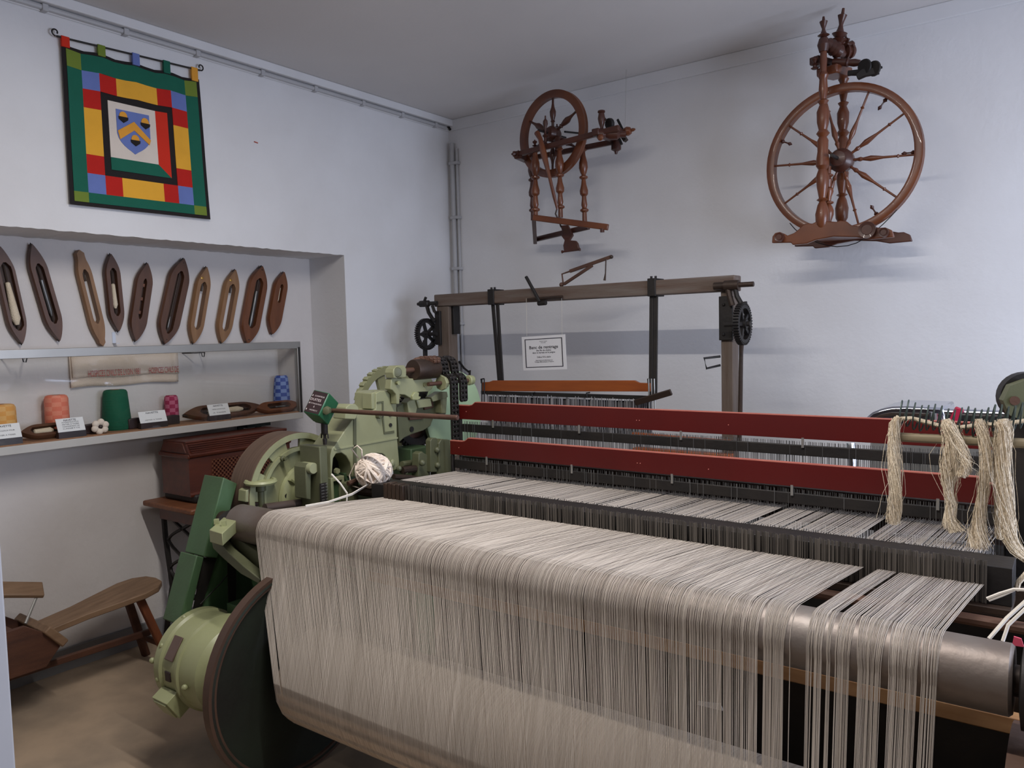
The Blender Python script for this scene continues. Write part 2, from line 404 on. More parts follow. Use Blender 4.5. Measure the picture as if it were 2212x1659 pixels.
# fluorescent fittings on the ceiling (the room's own lamps)
def tube_lamp(x, y, L, power, label):
    t = thing('tube_lamp', label, 'lamp', (x, y, ZC), 'ceiling tube lamps')
    MB().bb((x - L/2 - 0.04, y - 0.06, ZC - 0.06), (x + L/2 + 0.04, y + 0.06, ZC)).build('housing', M_trim, t, smooth=0, bevel=0.006)
    MB().tube([(x - L/2, y, ZC - 0.085), (x + L/2, y, ZC - 0.085)], 0.014, 10).build('tube', M_tube, t)
    l = bpy.data.lights.new('tube_light', 'AREA'); l.shape = 'RECTANGLE'; l.size = L; l.size_y = 0.05; l.energy = power; l.color = (1.0, 0.95, 0.90)
    o = bpy.data.objects.new('tube_light', l); COL.objects.link(o); o.parent = t; o.location = (0, 0, -0.105)
tube_lamp(-1.2, -0.75, 1.9, 8, 'long tube lamp on the ceiling behind the photographer')
tube_lamp(-1.1, 1.35, 1.8, 43, 'tube lamp on the ceiling above the loom')
# ================================================================== the power loom
LOOM = thing('power_loom', 'large green power loom strung with cream warp threads', 'loom', (-1.3, 2.2, 0))
RY, RZ, RR = 1.72, 0.868, 0.068              # back-rest roller axis
BY, BZ, BR = 1.70, 0.395, 0.165              # warp beam axis, wound radius
# ---- roller
MB().lathe([(RR*0.9, 0), (RR, 0.006), (RR, 2.449), (RR*0.92, 2.455)], (-2.55, RY, RZ), (1, 0, 0), 48).build('back_roller', M_steel, LOOM)
MB().lathe([(0.03, 0), (0.03, 0.30)], (-0.1, RY, RZ), (1, 0, 0), 20).build('roller_shaft', M_dark, LOOM)
MB().lathe([(0.03, 0), (0.03, 0.2)], (-2.74, RY, RZ), (1, 0, 0), 20).build('roller_shaft', M_dark, LOOM)
# ---- warp beam: flanges and wound yarn
M_rimdark = mat('flange_rim_brown', (66, 50, 42), 0.55, c2=(92, 66, 52), scale=6, amt=0.8, bump=0.1)
for fx, nm in ((-2.255, 'beam_flange'), (-0.10, 'beam_flange')):
    fl = MB().lathe([(0.0, 0), (0.350, 0), (0.370, 0.004), (0.372, 0.03), (0.356, 0.034), (0.345, 0.02), (0.13, 0.016), (0.0, 0.016)], (fx, BY + 0.03, BZ - 0.018), (1, 0, 0), 72).build(nm, M_flange, LOOM)
    MB().sector((fx - 0.002, BY + 0.03, BZ - 0.018), (1, 0, 0), 0.347, 0.375, 0, 2*math.pi, 0.034, 72).build('rim', M_rimdark, fl)
MB().lathe([(0.05, 0), (BR - 0.02, 0.0), (BR, 0.012), (BR, 1.898), (BR - 0.02, 1.91), (0.05, 1.91)], (-2.13, BY, BZ), (1, 0, 0), 72).build('wound_warp', M_roll, LOOM)
MB().lathe([(0.045, 0), (0.045, 2.5)], (-2.4, BY, BZ), (1, 0, 0), 20).build('beam_shaft', M_dark, LOOM)
# ---- warp sheet: over the roller and down to the beam (far too many threads to count)
def lerp(a, b, t): return a + (b - a)*t
NT = 1300
w = MB()
e_r = (-2.344, -0.212); e_b = (-2.118, -0.216); e_d = (-2.112, -0.175)
tang_y, tang_z = BY - BR - 0.002, BZ
gaps = [(0.868, 0.884), (0.905, 0.910), (0.822, 0.824)]
ri = random.Random(3)
# bundle structure: threads of one bundle lean together on the hanging front
bund = []; s_ = 0.0
while s_ < 1.0:
    wd = ri.uniform(0.006, 0.022) if s_ < 0.62 else ri.uniform(0.007, 0.030)
    bund.append((s_, min(s_ + wd, 1.0))); s_ += wd
def bundle(s, k):
    for a, b in bund:
        if a <= s <= b:
            c = (a + b)/2; return s + (c - s)*k*(0.6 + 0.4*math.sin(a*977.0))
    return s
for i in range(NT):
    s = (i + 0.5)/NT
    if any(a < s < b for a, b in gaps): continue
    sj = s + ri.gauss(0, 0.00028)
    near = max(0.0, (s - 0.25)/0.75)
    k = 0.03 + 0.10*near**1.5 + (0.30*min(1, (s - 0.80)/0.06) if s > 0.80 else 0)
    sf = bundle(sj, k) + ri.gauss(0, 0.0003 + 0.0002*near)
    st = bundle(sj, 0.02 + 0.05*near)
    xd = lerp(*e_d, sj); xr = lerp(*e_r, st); xf = lerp(*e_r, sf); xb = lerp(*e_b, bundle(sj, k*0.8))
    # the outermost left threads stand slightly apart
    if s < 0.018: xf -= 0.012*(0.018 - s)/0.018; xb -= 0.01
    zz = ri.gauss(0, 0.0006)
    rr = RR + 0.0014 + abs(zz)
    pts = [(xd, 2.05, 0.9475 + zz)]
    pts.append((lerp(xd, xr, 0.5), 1.90, 0.9425 + zz))
    for a in (82, 105, 128, 150, 172, 192):
        t = math.radians(a); q = (a - 82)/110.0
        pts.append((lerp(xr, xf, q), RY + rr*math.cos(t), RZ + rr*math.sin(t)))
    y0 = RY + rr*math.cos(math.radians(192)); z0 = RZ + rr*math.sin(math.radians(192))
    for q in (0.35, 0.7, 1.0):
        pts.append((lerp(xf, xb, q), lerp(y0, tang_y, q), lerp(z0, tang_z + 0.03, q)))
    for a in (192, 210, 232, 256, 284):
        t = math.radians(a); pts.append((lerp(xb, lerp(*e_b, sj), min(1, (a - 170)/52)), BY + (BR + 0.001)*math.cos(t), BZ + (BR + 0.001)*math.sin(t)))
    w.tube(pts, 0.00060, 4, cap=False)
w.build('warp_threads', M_yarn, LOOM, smooth=60, recalc=False, kind='stuff')
# second stretch between drop wires and harness, in separated sections
w = MB(); groups = [(-2.20, -1.86), (-1.845, -1.535), (-1.525, -1.215), (-1.205, -1.06), (-1.05, -0.79), (-0.775, -0.48), (-0.455, -0.18)]
for gi, (a, b) in enumerate(groups):
    n = int((b - a)/0.0019)
    for i in range(n):
        if ri.random() < 0.05 + 0.02*gi: continue
        q = (i + 0.5)/n; x = lerp(a, b, q) + ri.gauss(0, 0.0005); dz = ri.gauss(0, 0.001)
        w.tube([(x*0.985 - 0.012, 2.20, 0.981 + dz), (x, 2.62, 0.954 + dz)], 0.00074, 4, cap=False)
w.build('warp_threads', M_yarn, LOOM, smooth=60, recalc=False, kind='stuff')
# ---- drop wires (warp stop motion)
w = MB(); x = -2.0
while x < -0.17:
    if ri.random() > 0.02:
        h = ri.gauss(1.0045, 0.0016)
        w.box((x, 2.052 + ri.gauss(0, 0.003), (h + 0.905)/2), (0.0026, 0.0016, h - 0.905))
    x += 0.0032 if ri.random() > 0.04 else 0.0062
w.build('drop_wires', M_drop, LOOM, smooth=0, recalc=False, kind='stuff')
w = MB(); x = -2.06
while x < -0.16:
    w.tube([(x, 2.165, 0.990), (x + ri.gauss(0, 0.003), 2.168, 0.990 + ri.uniform(0.001, 0.007))], 0.0009, 4); x += 0.0065
w.build('wire_tips', M_black, LOOM, smooth=0, recalc=False, kind='stuff')
MB().bb((-2.2, 2.065, 0.90), (-0.12, 2.17, 0.990)).build('drop_wire_rail', M_black, LOOM, bevel=0.002)
MB().bb((-2.2, 2.04, 0.885), (-0.12, 2.17, 0.90)).build('drop_wire_rail', M_dark, LOOM, bevel=0.002)
w = MB()
for k in range(5): w.bb((-2.105 + k*0.021, 2.035, 0.90), (-2.087 + k*0.021, 2.075, 1.004 + 0.003*(k % 2)))
w.build('comb_block', M_dark, LOOM, bevel=0.003)
# ---- harness frames with red top boards
def harness(xl, xr, y, ztop, h, notch=0.016, ear=0.085, heddle=True):
    prof = [(xl, ztop - notch), (xl + ear*0.8, ztop - notch), (xl + ear, ztop - notch + 0.004), (xl + ear*1.2, ztop), (xr - ear*1.2, ztop), (xr - ear, ztop - notch), (xr, ztop - notch), (xr, ztop - h), (xl, ztop - h)]
    hb = MB().prism([V((a, y - 0.009, b)) for a, b in prof], (0, 0.018, 0)).build('harness_board', M_red, LOOM, smooth=0, bevel=0.001, label='long red lacquered harness board')
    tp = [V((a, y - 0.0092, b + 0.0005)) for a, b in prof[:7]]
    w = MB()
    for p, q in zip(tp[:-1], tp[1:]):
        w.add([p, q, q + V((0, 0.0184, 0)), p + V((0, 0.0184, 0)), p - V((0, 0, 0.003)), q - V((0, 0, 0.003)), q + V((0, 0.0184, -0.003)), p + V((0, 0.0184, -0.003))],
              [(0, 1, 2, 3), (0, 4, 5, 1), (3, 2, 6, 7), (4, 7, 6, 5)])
    w.build('highlight_edge', M_redtop, hb, smooth=0)  # strip carrying the painted highlight along the board top
    for xx in (xl + 0.05, xl + 0.9, xl + 0.912, xr - 0.9): MB().ball((xx, y - 0.0095, ztop - 0.045), 0.0022, 6, 4).build('nail', M_redtop, hb)
    MB().bb((xl + 0.02, y - 0.006, ztop - h - 0.058), (xr - 0.02, y + 0.006, ztop - h - 0.022)).build('heddle_bar', M_black, LOOM, bevel=0.002)
    MB().bb((xl, y - 0.008, ztop - 0.62), (xl + 0.012, y + 0.008, ztop - h)).build('harness_side', M_black, LOOM, bevel=0.002)
    MB().bb((xr - 0.012, y - 0.008, ztop - 0.62), (xr, y + 0.008, ztop - h)).build('harness_side', M_black, LOOM, bevel=0.002)
    w = MB(); xx = xl + 0.03
    while xx < xr - 0.03:
        w.box((xx, y + R_.gauss(0, 0.004), ztop - h - 0.16), (0.0016, 0.0016, 0.30)); xx += R_.uniform(0.003, 0.0085)
    w.build('heddles', M_heddle, LOOM, smooth=0, recalc=False, kind='stuff')
    for k in range(5):
        xx = xl + 0.2 + k*(xr - xl - 0.4)/4; MB().bb((xx - 0.004, y - 0.011, ztop - h - 0.03), (xx + 0.004, y - 0.007, ztop - h + 0.004)).build('hook', M_alu, LOOM)
harness(-2.207, -0.135, 2.55, 1.112, 0.077)
harness(-2.285, -0.12, 2.70, 1.250, 0.080)
# dark shafts seen under the front board
MB().bb((-2.19, 2.60, 0.985), (-0.14, 2.62, 1.02)).build('reed_cap', M_dark, LOOM, bevel=0.003)
MB().bb((-2.19, 2.63, 0.90), (-0.14, 2.65, 0.985)).build('reed', mat('reed_dark_brown', (66, 46, 38), 0.6, c2=(44, 32, 28), scale=3, amt=0.8, stretch=(30, 1, 1)), LOOM, bevel=0.002)
# ---- long rails below, behind the threads
q = P(2200, 1566, y=2.0)
MB().bb((-2.15, 1.985, q.z - 0.02), (0.25, 2.02, q.z + 0.02)).build('wooden_rail', M_wood, LOOM, bevel=0.003)
MB().bb((-2.3, 2.35, 0.52), (0.1, 2.42, 0.62)).build('cross_beam', M_dark, LOOM, bevel=0.004)
MB().bb((-2.3, 2.05, 0.10), (0.1, 2.12, 0.2)).build('cross_beam', M_dark, LOOM, bevel=0.004)
MB().bb((-2.2, 2.28, 0.80), (0.05, 2.32, 0.88)).build('cross_beam', M_dark, LOOM, bevel=0.004)
MB().bb((-2.2, 2.44, 0.06), (-0.08, 2.47, 0.86)).build('dark_backing', M_black, LOOM, bevel=0.004)  # added dark sheet so the gaps between the threads look dark
MB().tube([(-2.3, 1.98, 0.885), (0.2, 1.98, 0.885)], 0.014, 10).build('lease_rod', M_rust, LOOM)
# ---- right end frame
w = MB(); w.bb((-0.07, 1.62, 0.0), (0.0, 1.70, 0.80)); w.bb((-0.07, 2.3, 0.0), (0.0, 2.42, 0.95)); w.bb((-0.07, 1.62, 0.5), (0.0, 2.42, 0.60)); w.bb((-0.07, 1.62, 0.0), (0.0, 2.42, 0.08))
w.build('side_frame', M_black, LOOM, bevel=0.006)
MB().lathe([(0.05, 0), (0.078, 0.004), (0.078, 0.05), (0.05, 0.055)], (-0.085, RY, RZ - 0.01), (1, 0, 0), 28).build('roller_bearing', M_black, LOOM)
MB().bb((-0.165, 2.47, 0.55), (-0.115, 2.52, 1.36)).build('upright', M_black, LOOM, bevel=0.004)
q = P(2208, 862, y=2.46)
MB().lathe([(0.0, 0), (0.05, 0), (0.055, 0.006), (0.055, 0.05), (0, 0.05)], (q.x, q.y, q.z), (0.3, -1, 0), 8).build('end_cap', M_green2, LOOM)
MB().lathe([(0.0, 0), (0.066, 0), (0.066, 0.05), (0, 0.05)], (q.x + 0.0, q.y + 0.055, q.z + 0.004), (0.3, -1, 0), 28).build('drum', M_black, LOOM)
MB().lathe([(0.0, 0), (0.012, 0), (0.012, 0.012), (0, 0.012)], (q.x - 0.016, q.y - 0.048, q.z), (0.3, -1, 0), 12).build('bolt', M_rust, LOOM)
# ---- left end of the loom: side casting, dobby head, pulley, motor, guards
def px_poly(pts, X): return [P(a, b, x=X) for a, b in pts]
def fx(pts, X, th, name, material, parent=None, bevel=0.003):
    return MB().prism(px_poly(pts, X), (-th, 0, 0)).build(name, material, parent or LOOM, smooth=30, bevel=bevel)
XL = -2.38
side = fx([(716, 1040), (714, 983), (718, 968), (722, 965), (745, 930), (772, 893), (800, 888), (812, 884), (812, 850), (820, 845), (856, 843), (858, 945), (864, 1012),
    (836, 1022), (833, 985), (826, 980), (812, 979), (797, 984), (790, 1000), (788, 1025), (762, 1031), (757, 1000), (748, 985), (738, 978), (726, 980), (720, 990)], XL, 0.13, 'side_casting', M_green)
# raised ribs on the casting
fx([(723, 969), (860, 944), (860, 948), (723, 973)], XL + 0.004, 0.006, 'rib', M_green, side, 0.001)
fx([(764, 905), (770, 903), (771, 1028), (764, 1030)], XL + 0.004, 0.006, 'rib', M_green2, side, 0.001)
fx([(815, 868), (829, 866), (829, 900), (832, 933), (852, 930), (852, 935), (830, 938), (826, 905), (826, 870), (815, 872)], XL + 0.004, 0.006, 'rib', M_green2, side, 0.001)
for a, b, r in ((848, 1000, 0.013), (772, 1012, 0.012)): MB().ball(P(a, b, x=XL + 0.002), r, 12, 8, (0.6, 1, 1.3)).build('domed_bolt', M_green, side)
for a, b in ((843, 918), (842, 896), (824, 898)): MB().lathe([(0.008, 0), (0.008, 0.004)], P(a, b, x=XL + 0.001), (1, 0, 0), 14).build('hole', M_black, side)
MB().lathe([(0.012, 0), (0.012, 0.02)], P(815, 898, x=XL), (1, 0, 0), 6).build('nut', M_green2, side)
# shaft boss on top
o = P(800, 860, x=XL - 0.035)
MB().lathe([(0.017, 0), (0.018, 0.003), (0.026, 0.003), (0.028, 0.006), (0.028, 0.05)], o, (0, 1, 0), 28).build('shaft_boss', M_green2, side)
fx([(803, 850), (812, 846), (816, 846), (816, 884), (803, 884)], XL - 0.006, 0.058, 'boss_block', M_green, side)
# rod bracket and rod
fx([(745, 905), (748, 880), (756, 873), (768, 873), (775, 880), (775, 892), (768, 906)], XL + 0.035, 0.07, 'rod_bracket', M_green, side)
rp0, rp1 = P(690, 884, y=2.0), P(989, 900, y=2.0)
z_ = (rp0.z + rp1.z)/2
MB().lathe([(0.0075, 0), (0.009, 0.002), (0.009, rp1.x - rp0.x - 0.002), (0.0075, rp1.x - rp0.x)], (rp0.x, 2.0, z_ - 0.003), (1, 0, 0), 16).build('long_rod', M_rust, LOOM)
# post at the left of the casting with its black scale, and little pierced box
w = MB(); a = P(690, 965, x=XL + 0.02); b = P(714, 1088, x=XL + 0.02)
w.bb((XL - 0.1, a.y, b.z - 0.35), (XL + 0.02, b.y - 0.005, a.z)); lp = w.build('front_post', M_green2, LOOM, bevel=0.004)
a = P(691, 1045, x=XL + 0.021); b = P(706, 1088, x=XL + 0.021)
MB().bb((XL + 0.018, a.y, b.z), (XL + 0.0235, b.y, a.z)).build('scale_plate', M_black, lp, smooth=0)
w = MB()
for k in range(7):
    zz = lerp(b.z, a.z, (k + 0.5)/7); w.bb((XL + 0.0232, a.y + 0.004, zz), (XL + 0.0245, a.y + 0.018, zz + 0.002)); w.bb((XL + 0.0232, a.y + 0.024, zz), (XL + 0.0245, a.y + 0.034, zz + 0.002))
w.build('scale_marks', M_alu, lp, smooth=0, kind='stuff')
a = P(715, 1033, x=XL + 0.0); b = P(746, 1090, x=XL + 0.0)
def rect_yz(a, b, X): return [V((X, a.y, a.z)), V((X, b.y, a.z)), V((X, b.y, b.z)), V((X, a.y, b.z))]
ins = V((0, 0.012, -0.012))
MB().ringp(rect_yz(a, b, XL), [V((XL, a.y + 0.013, a.z - 0.016)), V((XL, b.y - 0.012, a.z - 0.016)), V((XL, b.y - 0.012, b.z + 0.01)), V((XL, a.y + 0.013, b.z + 0.01))], (-0.03, 0, 0)).build('pierced_frame', M_green, LOOM, bevel=0.002)
MB().bb((XL - 0.12, a.y, b.z - 0.3), (XL - 0.035, b.y + 0.3, a.z)).build('gear_case', M_dgreen, LOOM, bevel=0.004)
fx([(660, 1010), (665, 1000), (690, 1000), (690, 1023), (672, 1026), (672, 1080), (662, 1078)], XL - 0.02, 0.07, 'lever_bracket', M_green2)
MB().lathe([(0.02, 0), (0.022, 0.004), (0.022, 0.06)], P(678, 1012, x=XL - 0.0), (-1, 0, 0), 20).build('pivot_sleeve', M_green, LOOM)
MB().lathe([(0.012, 0), (0.012, 0.014)], P(725, 1017, x=XL - 0.02), (1, 0, 0), 6).build('nut', M_green, LOOM)
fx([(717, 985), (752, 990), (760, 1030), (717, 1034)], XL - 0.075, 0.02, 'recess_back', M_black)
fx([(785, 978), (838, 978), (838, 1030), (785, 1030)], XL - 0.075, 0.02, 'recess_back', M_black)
# ---- counter box
CB = V(P(694, 880, y=1.97))
e_f = (ROT @ V((-0.50, 0.10, 1.0))).normalized()        # label faces the aisle and tilts up
e_f = V((0.30, -0.78, 0.52)).normalized()
e_r = V((0.93, 0.37, -0.02)); e_r = (e_r - e_f*e_r.dot(e_f)).normalized(); e_u = e_f.cross(e_r)
# roll the box about its label normal as it hangs askew
ca, sa = math.cos(math.radians(-12)), math.sin(math.radians(-12))
e_r, e_u = e_r*ca + e_u*sa, e_u*ca - e_r*sa
Mx = Matrix((e_r, e_u, e_f)).transposed()
cb = MB().box(CB, (0.072, 0.098, 0.085), Mx).build('counter_box', M_bgreen, LOOM, bevel=0.004)
MB().box(CB + e_f*0.0428, (0.064, 0.09, 0.002), Mx).build('counter_label', M_label, cb, smooth=0)
w = MB(); fo = CB + e_f*0.0445
w.text('COMPTEUR', fo + e_u*0.025 + e_r*0.004, e_r, e_u, 0.0085); w.text('DUITES', fo + e_u*0.009 - e_r*0.006, e_r, e_u, 0.015)
w.text('TOTALISATEUR', fo - e_u*0.007 + e_r*0.002, e_r, e_u, 0.0075); w.text('6', fo - e_u*0.019, e_r, e_u, 0.012); w.text('MODELE 2', fo - e_u*0.034 + e_r*0.004, e_r, e_u, 0.0075)
for dy in (0.025, -0.007, -0.034): w.box(fo - e_r*0.027 + e_u*dy, (0.003, 0.006, 0.0004), Mx)
w.build('lettering', M_white, cb, smooth=0)
MB().lathe([(0.016, 0), (0.016, 0.022), (0.012, 0.024)], P(708, 886, y=1.965), (0.5, -0.85, 0), 6).build('hex_nut', M_green2, cb)
bp_ = P(700, 905, y=1.985)
MB().lathe([(0.013, 0), (0.013, 0.055), (0.011, 0.06), (0.006, 0.062), (0.006, 0.075), (0.009, 0.078), (0.007, 0.1)], bp_, (0, 0, -1), 14).build('drive_stub', M_black, cb)
MB().box(P(690, 905, y=1.985), (0.03, 0.03, 0.014), Mx).build('clip', M_black, cb)
MB().tube([bp_ + V((-0.02, 0, -0.075)), bp_ + V((-0.018, 0, -0.058)), bp_ + V((0, -0.01, -0.052)), bp_ + V((0.018, 0, -0.058)), bp_ + V((0.02, 0, -0.075))], 0.003, 6).build('spring_clip', M_black, cb)
# ---- dobby bracket, drum, chains
XD = -2.34
arm = fx([(843, 841), (846, 817), (912, 818), (914, 813), (930, 813), (934, 821), (938, 831), (933, 841), (926, 846), (905, 847), (895, 850), (891, 856), (888, 861), (875, 853), (864, 852), (863, 873), (857, 873), (856, 852), (848, 843)], XD, 0.035, 'dobby_arm', M_green)
MB().lathe([(0.006, -0.01), (0.006, 0.01), (0.009, 0.01), (0.009, 0.016)], P(856, 827, x=XD), (1, 0, 0), 12).build('bolt', M_cream, arm)
MB().lathe([(0.010, 0), (0.010, 0.006)], P(917, 831, x=XD), (1, 0, 0), 16).build('pin', M_green, arm)
fx([(891, 855), (897, 847), (906, 848), (905, 856), (910, 857), (908, 862), (902, 865), (892, 864)], XD + 0.01, 0.02, 'catch', M_cream, arm)
# body of the dobby behind the arm
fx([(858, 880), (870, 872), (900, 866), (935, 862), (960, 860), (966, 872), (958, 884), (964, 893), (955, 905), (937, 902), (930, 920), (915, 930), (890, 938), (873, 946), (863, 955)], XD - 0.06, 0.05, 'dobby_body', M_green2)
w = MB(); w.lathe([(0.012, 0), (0.012, 0.003)], P(889, 927, x=XD - 0.058), (1, 0, 0), 18); w.build('hole', M_black, LOOM)
for pts in ([(880, 870), (888, 860), (905, 862), (902, 880), (898, 897), (884, 897)], [(900, 865), (930, 861), (934, 878), (905, 882)], [(932, 858), (952, 846), (966, 846), (968, 858), (958, 862), (936, 868)], [(952, 862), (966, 858), (964, 893), (954, 893)]):
    fx(pts, XD - 0.02 - 0.02*R_.random(), 0.04, 'dobby_jack', M_green)
for pts in ([(884, 898), (912, 892), (916, 905), (886, 908)], [(915, 868), (935, 864), (938, 880), (918, 886)]):
    fx(pts, XD - 0.05, 0.03, 'dobby_hook', M_rust)
# upper shaft (runs front to back) with bearings and brown drum
def yshaft(px, py, X, y1, r, name, material, n=18):
    q = P(px, py, x=X); return MB().lathe([(r, 0), (r, y1)], q, (0, 1, 0), n).build(name, material, LOOM), q
fx([(849, 805), (851, 797), (858, 790), (874, 789), (878, 797), (878, 815), (851, 817)], XD + 0.02, 0.05, 'bearing_block', M_green)
q = P(858, 804, x=XD + 0.022); MB().lathe([(0.02, -0.02), (0.021, 0.0), (0.018, 0.004), (0.012, 0.005)], q, (1, -0.5, 0), 20).build('bearing_cap', M_green2, LOOM)
_, q1 = yshaft(866, 801, XD - 0.0, 0.28, 0.011, 'drum_shaft', M_rust)
dy = P(892, 800, x=XD).y; dy2 = P(940, 795, x=XD).y
MB().lathe([(0.02, 0), (0.043, 0), (0.045, 0.004), (0.045, dy2 - dy - 0.004), (0.043, dy2 - dy), (0.02, dy2 - dy)], (q1.x, dy, q1.z), (0, 1, 0), 28).build('chain_drum', M_dark, LOOM)
fx([(945, 800), (944, 783), (955, 783), (960, 791), (959, 808), (947, 810)], XD, 0.05, 'bearing_block', M_green)
# lower shaft with sprockets and hanging roller chains
_, q2 = yshaft(925, 830, XD + 0.03, 0.30, 0.009, 'sprocket_shaft', M_rust)
sy = P(952, 828, x=XD + 0.03).y
MB().lathe([(0.012, 0), (0.033, 0), (0.035, 0.003), (0.035, 0.012), (0.026, 0.016), (0.026, 0.03)], (q2.x, sy, q2.z), (0, 1, 0), 8).build('sprocket_hub', M_green, LOOM)
MB().lathe([(0.0, 0), (0.02, 0), (0.024, 0.006), (0.022, 0.03), (0.0, 0.034)], (q2.x, sy + 0.19, q2.z), (0, 1, 0), 20).build('end_knob', M_cream, LOOM)
def chain(name, path, width, axis, roller, parent=None):
    """roller chain along path: rollers joined by side links"""
    w = MB(); path = [V(p) for p in path]; axis = V(axis).normalized()
    acc = []; step = roller*2.5
    L = [0]
    for a, b in zip(path[:-1], path[1:]): L.append(L[-1] + (b - a).length)
    s = 0
    while s <= L[-1]:
        for i in range(len(L) - 1):
            if L[i] <= s <= L[i + 1] + 1e-9:
                acc.append(path[i].lerp(path[i + 1], (s - L[i])/max(1e-9, L[i + 1] - L[i]))); break
        s += step
    rows = max(1, int(width/(roller*2.6)))
    for i, p in enumerate(acc):
        for k in range(rows):
            c = p + axis*((k - (rows - 1)/2)*roller*2.7)
            w.lathe([(roller*0.8, -roller), (roller, -roller*0.8), (roller, roller*0.8), (roller*0.8, roller)], c, axis, 8)
            if i:
                for sd in (-1.15, 1.15):
                    w.bar(acc[i - 1] + (c - p) + axis*roller*sd, c + axis*roller*sd, roller*0.4, roller*1.5, up=(acc[i] - acc[i - 1]).cross(axis) if (acc[i] - acc[i - 1]).length > 0 else None)
    return w.build(name, M_black if parent is None else M_rust, LOOM, smooth=40)
sy2 = sy + 0.03
for yy, zend, rws in ((sy2 + 0.02, P(982, 952, x=q2.x + 0.03).z, 0.05), (sy2 + 0.085, P(995, 870, x=q2.x + 0.03).z, 0.046)):
    path = [V((q1.x + 0.01, yy - 0.05, q1.z + 0.046)), V((q1.x + 0.03, yy - 0.03, q1.z + 0.035))]
    for a in (110, 80, 50, 20, 0):
        t = math.radians(a); path.append(V((q2.x + 0.034*math.cos(t), yy, q2.z + 0.034*math.sin(t))))
    path.append(V((q2.x + 0.034, yy, zend)))
    chain('roller_chain', path, rws, (0, 1, 0), 0.0085)
path = []
for k in range(22):
    a = math.radians(200 - 175*k/21.0); path.append(V((q1.x + 0.05*math.cos(a), dy + 0.015 + 0.005*k, q1.z + 0.05*math.sin(a))))
chain('drum_chain', path, 0.045, (0, 1, 0), 0.0085, 1)
path = [V((q1.x + 0.05*math.cos(math.radians(150 - 110*k/10.0)), dy + 0.10 + 0.003*k, q1.z + 0.05*math.sin(math.radians(150 - 110*k/10.0)))) for k in range(11)]
chain('drum_chain', path, 0.045, (0, 1, 0), 0.0085, 1)
# ---- wheels behind
w = MB(); o = P(832, 884, x=-2.64); gear(w, o, (1, 0, 0), 0.195, 0.030, 0.03, 0, 0, 6, 0.045, 0.05, n=56); w.build('hand_gear', M_green, LOOM)
w = MB(); e1, e2, a_ = frame((1, 0, 0))
for k in range(36):
    t = 2*math.pi*k/36; d = e1*math.cos(t) + e2*math.sin(t); w.box(o + d*0.197 + a_*0.015, (0.012, 0.02, 0.03), Matrix((d, a_.cross(d), a_)).transposed())
w.build('gear_teeth', M_green, LOOM, bevel=0.002, kind='stuff')
q = P(984, 893, x=-2.46)
MB().lathe([(0.0, 0), (0.198, 0), (0.206, 0.004), (0.206, 0.02), (0.0, 0.02)], q, (-1, 0, 0), 64).build('guard_disc', mat('pale_mint_disc', (164, 188, 150), 0.45, scale=3, amt=0.3), LOOM)
w = MB(); gear(w, P(893, 905, x=-2.52), (1, 0, 0), 0.125, 0.035, 0.025, 40, 0.012, 0, 0, n=48); w.build('ring_gear', M_black, LOOM)
MB().lathe([(0.0, 0), (0.10, 0), (0.105, 0.03), (0.0, 0.03)], P(893, 905, x=-2.55), (1, 0, 0), 40).build('gear_drum', M_rust, LOOM)
# brackets beside the harness
fx([(930, 1020), (930, 952), (934, 946), (943, 946), (946, 952), (946, 1020)], -2.26, 0.03, 'harness_guide', M_green2)
fx([(948, 1030), (948, 958), (954, 948), (972, 950), (976, 1030)], -2.25, 0.05, 'harness_guide', M_green2)
fx([(903, 1040), (905, 980), (912, 975), (918, 980), (930, 985), (930, 1044)], -2.28, 0.04, 'harness_guide', M_green2)
for a, b in ((944, 972), (912, 1000), (945, 1005)): MB().ball(P(a, b, x=-2.255), 0.014, 10, 6).build('domed_bolt', M_green2, LOOM)
# clutter of shafts between casting and warp
MB().tube([P(868, 1003, x=-2.36), P(905, 998, x=-2.36), P(930, 996, x=-2.36)], 0.014, 10).build('lever_shaft', M_green2, LOOM)
MB().tube([P(868, 1016, x=-2.3), P(930, 1008, x=-2.3)], 0.016, 10).build('lever_shaft', M_dark, LOOM)
MB().tube([P(850, 1030, x=-2.24), P(885, 1032, x=-2.24), P(915, 1038, x=-2.22)], 0.012, 10).build('lever_shaft', M_dark, LOOM)
MB().tube([P(752, 1045, x=-2.3), P(772, 1036, x=-2.3), P(790, 1034, x=-2.28)], 0.01, 8).build('bent_lever', M_rust, LOOM)
fx([(755, 1045), (775, 1038), (775, 1085), (755, 1085)], -2.31, 0.05, 'lever_block', M_green2)
MB().tube([(-2.38, 2.11, 0.944), (-2.1, 2.11, 0.944)], 0.022, 12).build('cross_shaft', M_dark, LOOM)
MB().bb((-2.37, 2.02, 0.88), (-2.12, 2.24, 0.905)).build('side_ledge', M_dark, LOOM, bevel=0.003)
for k in range(4): MB().ball(P(862 + k*14, 1012 + (k % 2)*8, x=-2.3), 0.012, 8, 6).build('grease_nipple', M_green2, LOOM)
# main side frame to the floor
w = MB(); w.bb((-2.52, 1.98, 0.0), (-2.40, 2.08, 1.0)); w.bb((-2.52, 2.5, 0.0), (-2.40, 2.62, 1.05)); w.bb((-2.52, 1.98, 0.0), (-2.40, 2.62, 0.09)); w.bb((-2.52, 1.98, 0.62), (-2.40, 2.62, 0.72))
w.build('side_frame', M_dgreen, LOOM, bevel=0.006)
MB().bb((-2.46, 1.72, 0.05), (-2.42, 2.3, 0.84)).build('side_panel', M_green2, LOOM, bevel=0.004)
